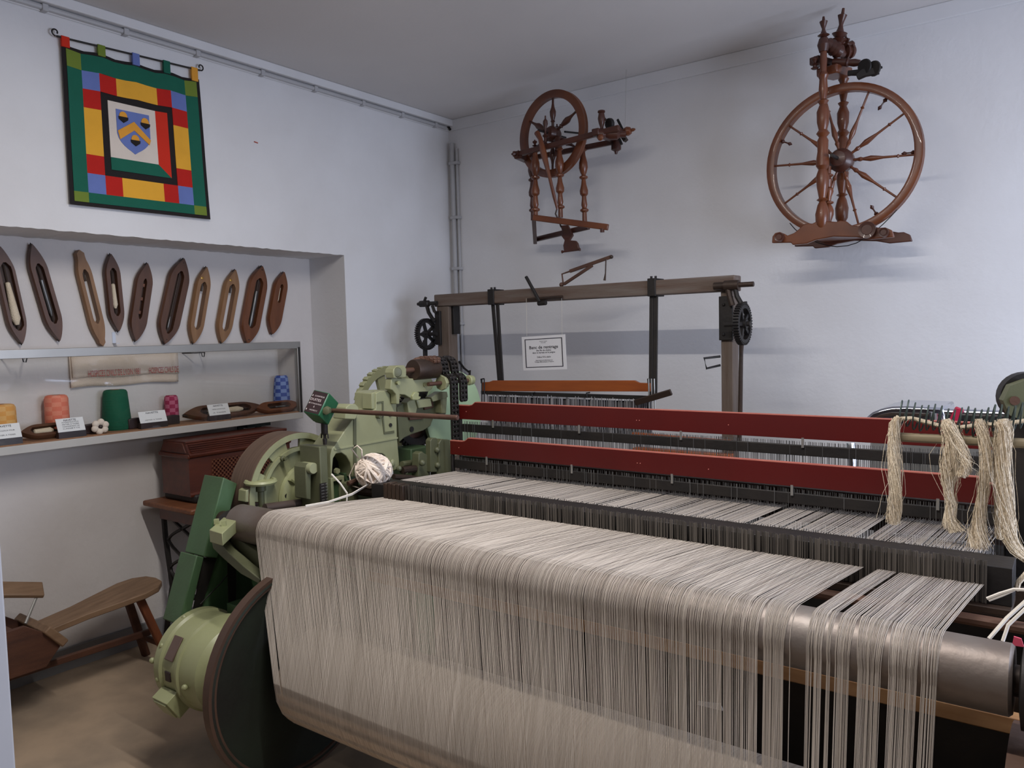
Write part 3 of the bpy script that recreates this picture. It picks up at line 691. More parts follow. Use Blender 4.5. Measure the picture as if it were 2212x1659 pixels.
# ---- flat-belt pulley with clutch
PX = -2.58; pc = P(648, 1062, x=PX); PR = 0.243
pul = MB(); pul.sector((PX - 0.13, pc.y, pc.z), (1, 0, 0), PR - 0.016, PR, 0, 2*math.pi, 0.13, 72)
pul = pul.build('belt_pulley', mat('leather_brown_rim', (104, 84, 70), 0.6, c2=(72, 54, 44), scale=3, amt=0.9, stretch=(30, 1, 1)), LOOM)
w = MB(); e1, e2, a_ = frame((1, 0, 0))
w.sector((PX - 0.012, pc.y, pc.z), (1, 0, 0), PR*0.90, PR - 0.001, 0, 2*math.pi, 0.016, 72)
w.sector((PX - 0.02, pc.y, pc.z), (1, 0, 0), PR*0.0001 + 0.02, PR*0.76, 0, 2*math.pi, 0.016, 72)
nsl = 8; half = 0.17
for k in range(nsl):
    c = 2*math.pi*(k + 0.12)/nsl; d = 2*math.pi/nsl
    w.sector((PX - 0.02, pc.y, pc.z), (1, 0, 0), PR*0.755, PR*0.905, c + half, c + d - half, 0.014, 8)
w.build('pulley_web', M_green, pul)
MB().sector((PX - 0.02, pc.y, pc.z), (1, 0, 0), PR*0.70, PR*0.76, 0, 2*math.pi, 0.03, 72).build('web_ring', M_green, pul)
cl = MB().lathe([(0.0, 0), (0.135, 0), (0.138, 0.008), (0.132, 0.02), (0.10, 0.035), (0.085, 0.075), (0.055, 0.08), (0.0, 0.08)], (PX - 0.004, pc.y + 0.03, pc.z - 0.02), (1, 0, 0), 48).build('clutch_cover', M_cream, pul)
for a in (20, 80, 140, 200, 260, 320):
    t = math.radians(a); d = e1*math.cos(t) + e2*math.sin(t); MB().lathe([(0.011, 0), (0.011, 0.004)], V((PX + 0.019, pc.y + 0.03, pc.z - 0.02)) + d*0.112, (1, 0, 0), 12).build('hole', M_black, cl)
for a in (50, 110, 170, 230, 290, 350):
    t = math.radians(a); d = e1*math.cos(t) + e2*math.sin(t); c = V((PX + 0.02, pc.y + 0.03, pc.z - 0.02))
    MB().bar(c + d*0.08, c + d*0.13, 0.008, 0.035, up=(1, 0, 0)).build('stiffening_rib', M_cream, cl)
MB().lathe([(0.0, 0), (0.05, 0), (0.052, 0.01), (0.052, 0.05), (0.035, 0.055), (0.035, 0.1), (0.0, 0.1)], (PX + 0.07, pc.y + 0.03, pc.z - 0.02), (1, 0, 0), 32).build('brown_hub', M_dark, pul)
q = P(606, 990, x=PX + 0.0); MB().lathe([(0.011, 0), (0.011, 0.02), (0.007, 0.022), (0.007, 0.035)], q, (1, 0, 0), 12).build('stud', M_green2, pul)
# ---- hand wheel on its stem
hw = P(563, 1040, y=1.84)
w = MB(); w.lathe([(0.0, -0.006), (0.045, -0.01), (0.058, -0.008), (0.063, 0.0), (0.058, 0.008), (0.048, 0.009), (0.046, 0.004), (0.0, 0.004)], hw, (0.04, 0, 1), 36)
h = w.build('hand_wheel', M_cream, LOOM)
MB().lathe([(0.02, 0), (0.02, 0.03), (0.012, 0.034), (0.012, 0.09), (0.016, 0.09), (0.016, 0.11)], hw - V((0, 0, 0.006)), (0, 0, -1), 16).build('stem', M_green2, h)
fx([(530, 1085), (532, 1060), (545, 1052), (560, 1060), (562, 1085)], hw.x - 0.005, 0.05, 'wheel_bracket', M_green, LOOM)
MB().bb((hw.x - 0.12, hw.y - 0.05, 0.84), (hw.x + 0.06, hw.y + 0.07, 0.885)).build('bracket_base', M_green2, LOOM, bevel=0.004)
# shafts near the roller's left end
MB().tube([P(512, 1100, y=1.86), P(570, 1097, y=1.86)], 0.020, 14).build('stub_shaft', M_dark, LOOM)
q = P(572, 1098, y=1.80); MB().tube([q, P(676, 1083, y=2.02)], 0.018, 16).build('link_shaft', mat('grey_brown_steel', (98, 86, 80), 0.45, c2=(70, 56, 50), scale=6, amt=0.8, metal=0.3), LOOM)
MB().lathe([(0.02, 0), (0.02, 0.02), (0.012, 0.024)], P(672, 1086, y=2.0), (0.6, -0.8, 0.1), 6).build('bolt', M_rust, LOOM)
# ---- bearing bracket of the roller
w = MB(); a = P(455, 1148, y=1.66)
top = [P(452, 1144, z=0.895), P(480, 1152, z=0.895), P(512, 1123, z=0.895), P(484, 1116, z=0.895)]
bk = MB().prism(top, (0, 0, -0.045)).build('bearing_bracket', M_cream, LOOM, bevel=0.003)
for a, b in ((468, 1132), (484, 1136)): MB().lathe([(0.011, 0), (0.011, 0.018)], P(a, b, z=0.895), (0, 0, 1), 4).build('square_bolt', M_cream, bk)
MB().lathe([(0.0, 0), (0.088, 0), (0.09, 0.01), (0.09, 0.05), (0.0, 0.05)], (-2.60, RY, RZ - 0.045), (1, 0, 0), 32).build('bearing_cup', M_black, bk)
arm_pts = [(455, 1163), (470, 1168), (490, 1190), (525, 1222), (562, 1252), (560, 1262), (520, 1240), (480, 1205), (460, 1185)]
MB().prism([P(a, b, y=1.63) for a, b in arm_pts], (0, 0.04, 0)).build('bracket_arm', M_green2, LOOM, bevel=0.003)
MB().prism([P(a, b, y=1.68) for a, b in [(470, 1160), (515, 1165), (560, 1195), (562, 1252), (525, 1225), (490, 1192)]], (0, 0.03, 0)).build('bracket_web', M_green2, LOOM, bevel=0.003)
# ---- belt guard leaning from motor to pulley
GX = -2.66
gd = MB().prism(px_poly([(483, 1031), (513, 1045), (470, 1206), (440, 1203)], GX), (-0.13, 0, 0)).build('belt_guard', M_dgreen, LOOM, bevel=0.004)
for a, b in ((467, 1045), (452, 1115), (436, 1180)): MB().ball(P(a, b, x=GX - 0.06), 0.004, 6, 4).build('rivet', M_alu, gd)
MB().prism(px_poly([(425, 1200), (441, 1204), (406, 1352), (386, 1350)], GX), (-0.11, 0, 0)).build('guard_leg', M_dgreen, LOOM, bevel=0.004)
MB().prism(px_poly([(452, 1200), (475, 1160), (560, 1180), (590, 1270), (520, 1350), (420, 1345)], GX - 0.02), (-0.02, 0, 0)).build('guard_sheet', M_dgreen, LOOM, bevel=0.002)
MB().prism(px_poly([(440, 1204), (468, 1206), (430, 1330), (412, 1345)], GX - 0.012), (-0.004, 0, 0)).build('guard_slot', M_black, LOOM, smooth=0)
MB().tube([P(433, 1305, x=GX + 0.005), P(478, 1258, x=GX + 0.005), P(505, 1225, x=GX + 0.005)], 0.0025, 6).build('wire', M_black, LOOM)
fx([(492, 1215), (510, 1225), (510, 1330), (495, 1330)], GX + 0.01, 0.004, 'guard_slot', M_black, LOOM, 0)
MB().bb((GX + 0.06, 1.68, 0.0), (GX + 0.12, 1.76, 0.56)).build('guard_foot', M_dgreen, LOOM, bevel=0.004)
# ---- electric motor
mc = V((-2.69, 1.585, 0.385)); MR = 0.174
mo = MB().lathe([(0.0, 0), (MR*0.78, 0.0), (MR*0.86, 0.012), (MR*0.9, 0.03), (MR*0.98, 0.034), (MR, 0.04), (MR, 0.072), (MR*0.95, 0.08), (MR*0.94, 0.16), (MR*0.985, 0.165), (MR*0.985, 0.178), (MR*0.94, 0.183), (MR*0.90, 0.27), (MR*0.7, 0.31), (0.0, 0.32)], mc, (1, 0, 0), 64).build('electric_motor', M_cream, LOOM)
def on_motor(deg, xoff, sx, sa, th, name, material, r=MR*0.945):
    t = math.radians(deg); d = V((0, math.cos(t), math.sin(t))); tg = V((0, -math.sin(t), math.cos(t)))
    return MB().box(mc + V((xoff, 0, 0)) + d*(r + th/2 - 0.002), (sx, sa, th), Matrix((V((1, 0, 0)), tg, d)).transposed()).build(name, material, mo, bevel=0.002)
on_motor(148, 0.122, 0.05, 0.085, 0.006, 'name_plate', M_plate)
on_motor(182, 0.118, 0.032, 0.036, 0.006, 'small_plate', M_label)
on_motor(213, 0.115, 0.095, 0.085, 0.05, 'terminal_box', M_cream)
on_motor(213, 0.115, 0.08, 0.07, 0.056, 'box_lid', M_cream)
for dg, xo in ((110, 0.056), (150, 0.056), (190, 0.056), (186, 0.225), (170, 0.02)):
    t = math.radians(dg); d = V((0, math.cos(t), math.sin(t))); w = MB(); w.ball(mc + V((xo, 0, 0)) + d*MR*0.97, 0.011, 8, 6); w.build('lug', M_cream, mo)
MB().bb((-2.52, 1.62, 0.0), (-2.42, 1.86, 0.16)).build('motor_bracket', M_black, LOOM, bevel=0.005)
MB().bb((-2.53, 1.56, 0.15), (-2.41, 1.72, 0.24)).build('motor_foot', M_dark, LOOM, bevel=0.005)
# ---- loose strings tied to the casting
w = MB(); w.tube([P(716, 1024, x=-2.3), P(735, 1044, x=-2.27), P(750, 1066, x=-2.25)], 0.0035, 6); w.tube([P(750, 1064, x=-2.25), P(749, 1085, x=-2.25)], 0.003, 6)
w.build('tie_string', M_string, LOOM)
w = MB()
for k in range(5):
    w.tube([P(802 - k, 1042 + k, y=2.08), P(760, 1066 + k*0.8, y=1.98), P(710, 1083 + k*0.6, y=1.86), P(660, 1092 + k*0.7, y=1.78)], 0.0022, 5)
w.build('loose_ends', M_string, LOOM)
# ---- ball of yarn resting on the loom
bc = P(807, 1017, y=2.11); br = 0.068
MB().ball(bc, br*0.94, 20, 14, (1, 1, 0.92)).build('yarn_ball', M_ball, label='ball of white cotton yarn resting on the loom', cat='yarn ball')
yb = bpy.data.objects['yarn_ball']
w = MB()
for k in range(26):
    ax = V((R_.gauss(0, 1), R_.gauss(0, 1), R_.gauss(0, 1))).normalized(); e1, e2, a_ = frame(ax); off = R_.uniform(-0.35, 0.35); rr = br*math.sqrt(1 - off*off)*R_.uniform(0.98, 1.04)
    pts = []
    for j in range(20):
        t = 2*math.pi*j/20; p_ = e1*math.cos(t)*rr + e2*math.sin(t)*rr + a_*off*br; p_.z *= 0.92; pts.append(bc + p_)
    w.tube(pts, 0.0055, 5, closed=True)
w.build('yarn_strands', M_ball, yb, smooth=60)
w = MB(); w.tube([bc + V((-0.05, -0.03, 0.05)), bc + V((-0.075, -0.04, 0.085)), bc + V((-0.055, -0.03, 0.10)), bc + V((-0.03, -0.03, 0.085)), bc + V((-0.03, -0.03, 0.05))], 0.003, 5)
w.tube([bc + V((-0.06, -0.04, 0.03)), bc + V((-0.095, -0.04, -0.02)), bc + V((-0.085, -0.04, -0.06)), bc + V((-0.04, -0.04, -0.065))], 0.0025, 5)
w.build('loose_loop', M_ball, yb)
# ================================================================== patchwork wall hanging
def quad_grid(fn, u0, u1, v0, v1, n=2):
    m_ = MB(); vs_ = [fn(lerp(u0, u1, i/n), lerp(v0, v1, j/n)) for j in range(n + 1) for i in range(n + 1)]
    fs = [(j*(n + 1) + i, j*(n + 1) + i + 1, (j + 1)*(n + 1) + i + 1, (j + 1)*(n + 1) + i) for j in range(n) for i in range(n)]
    return vs_, fs
QX = XA + 0.018
qTL, qTR, qBL, qBR = V((QX, 1.645, 2.84)), V((QX, 2.292, 2.845)), V((QX, 1.642, 2.158)), V((QX, 2.318, 2.162))
def Q(u, v, d=0.0):
    p = (qTL*(1 - u) + qTR*u)*(1 - v) + (qBL*(1 - u) + qBR*u)*v
    sag = 0.010*math.sin(u*math.pi*4)**2*(1 - v)**3
    return p + V((0.0012*math.sin(u*9 + v*2) + 0.001*math.sin(v*7) + d, 0, -sag))
QR = thing('patchwork_hanging', 'patchwork felt wall hanging with a blue shield, hung from a black rod', 'wall hanging', (QX, 1.98, 2.16))
def patch(u0, u1, v0, v1, colr, d=0.0, name='patch', parent=None):
    m_ = MB(); n = max(1, int(max(u1 - u0, v1 - v0)*14))
    a, f1 = quad_grid(lambda u, v: Q(u, v, d + 0.0028), u0, u1, v0, v1, n); b, f2 = quad_grid(lambda u, v: Q(u, v, d), u0, u1, v0, v1, n)
    m_.add(a, f1); m_.add(b, [tuple(reversed(f)) for f in f2])
    N1 = n + 1; k = N1*N1
    bd = [i for i in range(n)] + [i*N1 + n for i in range(n)] + [n*N1 + n - i for i in range(n)] + [(n - i)*N1 for i in range(n)]
    m_.f += [(bd[i], bd[(i + 1) % len(bd)], bd[(i + 1) % len(bd)] + k, bd[i] + k) for i in range(len(bd))]
    return m_.build(name, M_q[colr], parent or QR, smooth=40)
patch(0, 1, 0, 1, 'black', 0.0, 'backing')
U = [0.026, 0.118, 0.235, 0.35, 0.645, 0.755, 0.872, 0.972]; Vv = [0.022, 0.13, 0.247, 0.367, 0.665, 0.787, 0.912, 0.976]
D1 = 0.003
for a, b in ((0, 0), (6, 0), (0, 6), (6, 6)): patch(U[a], U[a + 1], Vv[b], Vv[b + 1], 'olive', D1)
patch(U[1], U[6], Vv[0], Vv[1], 'green', D1); patch(U[1], U[6], Vv[6], Vv[7], 'green', D1)
patch(U[0], U[1], Vv[1], Vv[6], 'green', D1); patch(U[6], U[7], Vv[1], Vv[6], 'green', D1)
seq = ['blue', 'red', 'yellow', 'red', 'blue']
for k in range(5):
    patch(U[1 + k], U[2 + k], Vv[1], Vv[2], seq[k], D1); patch(U[1 + k], U[2 + k], Vv[5], Vv[6], seq[k], D1)
    if 0 < k < 4:
        patch(U[1], U[2], Vv[1 + k], Vv[2 + k], seq[k], D1); patch(U[5], U[6], Vv[1 + k], Vv[2 + k], seq[k], D1)
u0, u1, v0, v1 = 0.282, 0.712, 0.292, 0.742
def flat(pts, colr, d, name='patch', parent=None):
    m_ = MB().prism([Q(u, v, d) for u, v in pts], (0.0030, 0, 0)); return m_.build(name, M_q[colr], parent or QR, smooth=0)
flat([(u0, v0), (0.62, v0), (0.62, 0.66), (u0, 0.66)], 'white', D1)
flat([(0.62, v0), (u1, v0), (u1, v1), (0.62, 0.66)], 'red2', D1)
flat([(u0, 0.66), (0.62, 0.66), (u1, v1), (u0, v1)], 'green', D1)
def shpt(s, t):   # shield coordinates: s -1..1, t 0..1
    return (0.452 + 0.118*s, 0.335 + 0.275*t)
out = [(-1, 0), (1, 0), (1, 0.58), (0.93, 0.68), (0.80, 0.77), (0.62, 0.85), (0.40, 0.92), (0.2, 0.97), (0.0, 1.03)]
out = out + [(-s, t) for s, t in reversed(out[2:-1])]
sh = flat([shpt(*p) for p in out], 'blue', D1 + 0.003, 'shield')
flat([shpt(*p) for p in [(-0.97, 0.52), (0.03, 0.24), (1.0, 0.62), (0.90, 0.74), (0.02, 0.45), (-0.86, 0.72)]], 'orange', D1 + 0.006, 'chevron', sh)
for cs, ct in ((-0.6, 0.16), (0.72, 0.22), (0.05, 0.68)):
    nut = flat([shpt(cs + 0.24*math.cos(a), ct - 0.01 - 0.115*math.sin(a)) for a in [math.pi*k/10 for k in range(11)]] + [shpt(cs - 0.24, ct + 0.05), shpt(cs + 0.24, ct + 0.05)], 'orange', D1 + 0.006, 'acorn', sh)
    flat([shpt(cs - 0.29, ct + 0.005), shpt(cs + 0.29, ct + 0.005), shpt(cs + 0.27, ct + 0.07), shpt(cs + 0.1, ct + 0.12), shpt(cs, ct + 0.15), shpt(cs - 0.1, ct + 0.12), shpt(cs - 0.27, ct + 0.07)], 'black', D1 + 0.0075, 'acorn_cup', sh)
rz0, rz1 = P(122, 78, x=QX + 0.004), P(432, 152, x=QX + 0.004)
def scroll(p, dr):
    pts = [];
    for k in range(14):
        a = math.radians(-90 + dr*0 + 300*k/13); r = 0.016*(1 - 0.5*k/13); pts.append(p + V((0, dr*(0.004 + r*math.cos(a)*1.0), 0.016 + r*math.sin(a))))
    return pts
rod = MB().tube([rz0, rz1], 0.0045, 8).build('hanging_rod', M_black, QR)
for p, dr in ((rz0, -1), (rz1, 1)): MB().tube(scroll(p, dr), 0.0035, 6).build('scroll_end', M_black, rod)
for u, c in ((0.025, 'red2'), (0.262, 'olive'), (0.505, 'blue'), (0.738, 'green'), (0.962, 'orange')):
    t0 = Q(u, 0.0, 0); zz = lerp(rz0.z, rz1.z, (t0.y - rz0.y)/(rz1.y - rz0.y))
    MB().bb((QX - 0.004, t0.y - 0.017, t0.z - 0.012), (QX + 0.010, t0.y + 0.017, zz + 0.007)).build('hanging_tab', M_q[c], QR, bevel=0.002)

# ================================================================== weaving shuttles
def shuttle(top, bot, wd, th, M_body, nrm, label, group, slot=(0.2, 0.8), slotw=0.5, open_back=False, pirn=None, square=0.0, tipm=True, name='weaving_shuttle', off=0.0, holes=0, eye=False):
    """boat-shaped wooden shuttle from top to bottom point; nrm points away from the wall it hangs on"""
    top, bot, nrm = V(top), V(bot), V(nrm).normalized()
    ax = (bot - top); L = ax.length; ax = ax.normalized(); sd = ax.cross(nrm).normalized(); nrm = sd.cross(ax)
    t = thing(name, label, 'shuttle', bot, group)
    def pt(s, u, h): return top + ax*(s*L) + sd*(u*wd/2) + nrm*h
    def half(s):
        e = 0.27
        if s < e: x = s/e; return max(square if s > 0.02 else 0.02, math.sin(x*math.pi/2)**0.95)
        if s > 1 - e: x = (1 - s)/e; return max(square*0.8 if s < 0.98 else 0.02, math.sin(x*math.pi/2)**0.85)
        return 1.0
    ns = 28; st = [i/ns for i in range(ns + 1)]
    outer = [(s, half(s)) for s in st]
    loop = [(s, h) for s, h in outer] + [(s, -h) for s, h in reversed(outer[1:-1])]
    n = len(loop); sc_ = (slot[0] + slot[1])/2; sl = (slot[1] - slot[0])/2
    def inn(s, h):
        ss = min(max(s, 0), 1); q = (ss - 0.5)*2; q = max(-1, min(1, q))
        s2 = sc_ + sl*max(-1, min(1, q*1.35)); ed = abs((s2 - sc_)/sl)
        return (s2, math.copysign(1, h)*slotw*(1 - 0.75*max(0, ed - 0.85)/0.15) if abs(h) > 1e-6 else 0.0)
    m_ = MB(); rows = []
    for kx, hh in ((0.86, 0.0), (1.0, th*0.22), (1.0, th*0.75), (0.88, th)):
        rows.append([pt(s if 0 < i < ns else s, h*kx, hh + off) for i, (s, h) in enumerate(loop)])
    inner_t = [pt(*inn(s, h), th + off) for s, h in loop]
    inner_b = [pt(*inn(s, h), (0.0 if open_back else th*0.25) + off) for s, h in loop]
    rows += [inner_t, inner_b]
    base = 0
    for r in rows: m_.v += r
    for i in range(len(rows) - 1):
        for k in range(n): m_.f.append((i*n + k, i*n + (k + 1) % n, (i + 1)*n + (k + 1) % n, (i + 1)*n + k))
    if open_back:
        i = len(rows) - 1
        for k in range(n): m_.f.append((i*n + k, i*n + (k + 1) % n, (k + 1) % n, k))
    else: m_.f.append(tuple(range(n))[::-1])
    m_.build('body', M_body, t, smooth=35)
    if not open_back:
        MB().add([pt(*inn(s, h), th*0.26 + off) for s, h in loop], [tuple(range(n))]).build('slot_floor', M_slot, t, smooth=0, recalc=False)
    if tipm:
        for e in (0, 1):
            c = top if e == 0 else bot; dr = ax if e == 0 else -ax
            MB().lathe([(0.001, -0.006), (wd*0.10, 0.010), (wd*0.16, 0.024), (wd*0.16, 0.026)], c + nrm*(th*0.5 + off), dr, 10).build('metal_tip', M_black, t)
    if pirn:
        a, b, r0, r1, mt = pirn
        MB().lathe([(r0*0.5, 0), (r0, 0.004), (r1, (b - a)*L*0.85), (r1*0.45, (b - a)*L)], pt(a, 0, th*0.55 + off), ax, 14).build('pirn', mt, t)
        MB().tube([pt(slot[0] + 0.02, 0, th*0.55 + off), pt(slot[1] - 0.02, 0, th*0.55 + off)], 0.003, 6).build('spindle', M_dark, t)
    elif open_back or slotw > 0.2:
        MB().tube([pt(slot[0] + 0.01, 0.1, th*0.55 + off), pt(slot[0] + 0.12, 0.05, th*0.55 + off)], 0.006, 8).build('spindle_block', M_dark, t)
    for k in range(holes):
        s = lerp(slot[0], slot[1], (k + 0.5)/holes)
        MB().box(pt(s, 0.05, th*0.5 + off), (0.012, 0.016, 0.02), Matrix((sd, ax, nrm)).transposed()).build('cross_peg', M_shut3, t)
    if eye: MB().lathe([(0.008, 0), (0.008, 0.006), (0.005, 0.007)], pt(0.16, 0.45, th*0.9 + off), nrm, 10).build('brass_eye', mat('brass', (190, 150, 80), 0.35, metal=0.8) if 'brass' not in MATS else MATS['brass'], t)
    return t
SG = 'weaving shuttles hung in the niche'
data = [((-2, 533), (46, 743), 46, M_shut, dict(slot=(0.16, 0.86), slotw=0.6, pirn=(0.36, 0.80, 0.010, 0.020, M_pirn)), 'leftmost hung shuttle, brown wood with a fat cream pirn'),
    ((66, 527), (127, 736), 43, M_shut, dict(slot=(0.2, 0.82), slotw=0.45, pirn=(0.36, 0.74, 0.008, 0.009, M_heddle)), 'dark walnut shuttle with a thin grey pin, second from the left'),
    ((168, 540), (220, 748), 35, M_shut2, dict(slot=(0.2, 0.76), slotw=0.42, open_back=True, square=0.55, tipm=False), 'pale worn beech shuttle with blunt ends and an open slot'),
    ((237, 549), (254, 716), 37, M_shut, dict(slot=(0.18, 0.8), slotw=0.42, pirn=(0.38, 0.7, 0.009, 0.013, M_pirn)), 'brown shuttle with a white pirn above the small white bracket'),
    ((316, 569), (291, 737), 40, M_shut, dict(slot=(0.2, 0.72), slotw=0.22, holes=3), 'dark shuttle with three pale pegs in a narrow slot'),
    ((395, 559), (354, 743), 49, M_shut, dict(slot=(0.15, 0.88), slotw=0.35, pirn=(0.68, 0.82, 0.004, 0.005, M_heddle)), 'widest dark shuttle of the hung row, nearly empty slot'),
    ((444, 577), (416, 742), 34, M_shut2, dict(slot=(0.2, 0.82), slotw=0.42, open_back=True, eye=True), 'pale shuttle with brass eye beside the widest dark shuttle'),
    ((506, 583), (477, 741), 35, M_shut2, dict(slot=(0.2, 0.84), slotw=0.42, open_back=True, eye=True), 'pale shuttle with brass eye, third from the niche jamb'),
    ((564, 575), (532, 743), 43, M_shut3, dict(slot=(0.16, 0.8), slotw=0.4, pirn=(0.32, 0.78, 0.009, 0.009, M_heddle)), 'reddish brown shuttle with a long grey tube in its slot'),
    ((611, 588), (586, 722), 31, M_shut3, dict(slot=(0.2, 0.5), slotw=0.22, pirn=(0.25, 0.48, 0.004, 0.005, M_pirn)), 'smallest hung shuttle, nearest the niche jamb')]
for (a, b), (c, d), wpx, mt, kw, lab in data:
    mx, my = (a + c)/2, (b + d)/2
    wd = (P(mx + wpx/2, my, x=XN) - P(mx - wpx/2, my, x=XN)).length*0.93
    shuttle(P(a, b, x=XN + 0.02), P(c, d, x=XN + 0.02), wd, 0.036, mt, (1, 0, 0), lab, SG, off=-0.018, **kw)
q = P(246, 726, x=XN + 0.003)
hk = MB().bb((XN, q.y - 0.008, q.z - 0.035), (XN + 0.003, q.y + 0.008, q.z + 0.02)).build('angle_bracket', mat('white_metal', (200, 205, 214), 0.4, metal=0.3), label='small white metal bracket screwed below the fourth shuttle', cat='bracket')
MB().bb((XN, q.y - 0.008, q.z - 0.038), (XN + 0.04, q.y + 0.008, q.z - 0.035)).build('flange', MATS['white_metal'], hk)

# ================================================================== glass showcase in the niche
SX = -3.70; SY1 = 2.956; SY0 = 0.9; STOP = 1.523; SBOT = 1.115
SHC = thing('glass_showcase', 'long shallow glass showcase shelf across the niche', 'showcase', (XN, 1.95, SBOT))
MB().bb((XN, SY0, STOP - 0.006), (SX - 0.02, SY1, STOP + 0.004)).build('top_panel', M_glass, SHC, smooth=0)
MB().bb((SX - 0.022, SY0, STOP - 0.028), (SX, SY1, STOP + 0.012)).build('top_rail', M_alu, SHC, bevel=0.002)
MB().bb((SX - 0.03, SY1 - 0.024, SBOT), (SX, SY1, STOP + 0.01)).build('corner_post', M_alu, SHC, bevel=0.002)
MB().bb((SX - 0.02, SY1 - 0.018, SBOT + 0.005), (SX + 0.002, SY1 - 0.006, STOP - 0.02)).build('post_groove', M_black, SHC, smooth=0)
MB().bb((XN, SY1 - 0.012, SBOT), (SX - 0.03, SY1, STOP)).build('end_panel', M_niche, SHC, smooth=0)
MB().bb((XN, SY0, SBOT - 0.004), (SX - 0.012, SY1, SBOT + 0.012)).build('base_board', M_chip, SHC, smooth=0)
MB().bb((SX - 0.012, SY0, SBOT - 0.03), (SX, SY1, SBOT + 0.006)).build('front_edge', M_shelfedge, SHC, bevel=0.002)
MB().bb((SX - 0.013, SY0, SBOT + 0.006), (SX - 0.009, SY1 - 0.024, STOP - 0.026)).build('glass_pane', M_glass, SHC, smooth=0)
MB().bb((XN, SY0, SBOT - 0.03), (SX - 0.012, SY1, SBOT - 0.004)).build('under_board', M_shelfedge, SHC, smooth=0)
BZ0 = SBOT + 0.012
def on_shelf(px, py, X=-3.80):
    q = P(px, py, x=X); return V((q.x, q.y, BZ0))
# towel pinned inside
tl0, tr0 = P(152, 768, x=XN + 0.03), P(385, 760, x=XN + 0.03)
TW = thing('linen_towel', 'folded ecru linen towel with red woven lettering in the showcase', 'towel', (XN + 0.03, tl0.y, 1.3))
y0, y1 = tl0.y, tr0.y; zt = 1.50
zb0 = P(155, 840, x=XN + 0.03).z; zb1 = P(383, 822, x=XN + 0.03).z
def towel_sheet(zb, xo, name, yA, yB):
    m_ = MB(); n = 24; a = []
    for j in range(9):
        for i in range(n + 1):
            u = i/n; v = j/8; zl = lerp(zt, zb + 0.004*math.sin(u*11), v)
            a.append(V((XN + xo + 0.006*math.sin(u*7 + v*2)*v, lerp(yA, yB, u), zl)))
    f = [(j*(n + 1) + i, j*(n + 1) + i + 1, (j + 1)*(n + 1) + i + 1, (j + 1)*(n + 1) + i) for j in range(8) for i in range(n)]
    m_.add(a, f)
    o = m_.build(name, M_towel, TW, smooth=60, recalc=False); md = o.modifiers.new('t', 'SOLIDIFY'); md.thickness = 0.003; return o
zl = (zb0 + zb1)/2
towel_sheet(zl, 0.012, 'under_fold', y0, y1)
towel_sheet(zl + 0.045, 0.022, 'upper_fold', y0 + 0.006, y1)
w = MB(); tx = V((XN + 0.036, 0, zl + 0.062)); wdt = (y1 - y0)
w.text('HOSPICES CIVILS DE LYON 1981', (tx.x, y0 + wdt*0.135, tx.z), (0, 1, 0), (0, 0, 1), 0.044, 'LEFT', 0.0, width=wdt*0.47)
w.text('HOSPICES CIVILS DE', (tx.x, y0 + wdt*0.69, tx.z), (0, 1, 0), (0, 0, 1), 0.044, 'LEFT', 0.0, width=wdt*0.295)
w.build('woven_lettering', M_pink, TW, smooth=0, recalc=False)
# spools
def spool(px, py, wpx, hpx, mt, label, taper=0.95, top_round=0.15, name='yarn_spool', group='coloured yarn spools in the showcase'):
    b = on_shelf(px, py, -3.842); t_ = (b - CAMPOS).length; k = t_/FPX*0.985; r = wpx*k/2; h = hpx*k
    prof = [(r*0.92, 0), (r, h*0.04), (r*lerp(1, taper, 0.5), h*0.5), (r*taper, h*(1 - top_round*0.6)), (r*taper*0.9, h*(1 - top_round*0.15)), (r*taper*0.72, h), (r*0.25, h), (r*0.25, h*0.97)]
    c = MB(); 
    o = thing(name, label, 'spool', b, group)
    c.lathe(prof, b, (0, 0, 1), 28, uv=True); c.build('wound_yarn', mt, o, smooth=50)
    MB().lathe([(r*0.3, h*0.9), (r*0.3, h*1.005), (r*0.2, h*1.005), (r*0.2, h*0.9)], b, (0, 0, 1), 16).build('cardboard_tube', M_chip, o)
    return o
def uvcheck(name, c, c2, s1, s2):
    m_ = checker(name, c, c2, 1.0); nt = m_.node_tree; ck = [n for n in nt.nodes if n.type == 'TEX_CHECKER'][0]; uvn = [n for n in nt.nodes if n.type == 'UVMAP'][0]
    mp = nt.nodes.new('ShaderNodeMapping'); mp.inputs['Scale'].default_value = (s1, s2, 1); nt.links.new(uvn.outputs[0], mp.inputs[0]); nt.links.new(mp.outputs[0], ck.inputs['Vector']); return m_
spool(2, 915, 52, 70, uvcheck('yellow_check_yarn', (222, 158, 78), (226, 174, 104), 8, 50), 'yellow checked spool at the left edge of the showcase')
spool(125, 923, 42, 78, uvcheck('salmon_check_yarn', (226, 122, 98), (232, 142, 116), 8, 50), 'salmon pink checked spool between two cards', 0.96)
spool(371, 890, 27, 56, uvcheck('magenta_check_yarn', (156, 34, 78), (190, 96, 126), 8, 50), 'magenta checked spool below the towel end', 0.98, 0.3)
spool(610, 874, 37, 74, uvcheck('blue_check_yarn', (58, 82, 162), (126, 150, 206), 8, 46), 'blue and white checked spool at the right end of the showcase', 0.8, 0.35)
spool(253, 924, 54, 78, mat('green_cone_yarn', (10, 96, 68), 0.85, c2=(8, 78, 56), scale=1, amt=0.8, stretch=(1, 1, 220), bump=0.3, bscale=2), 'large dark green yarn cone in the showcase', 0.80, 0.12, 'yarn_cone')
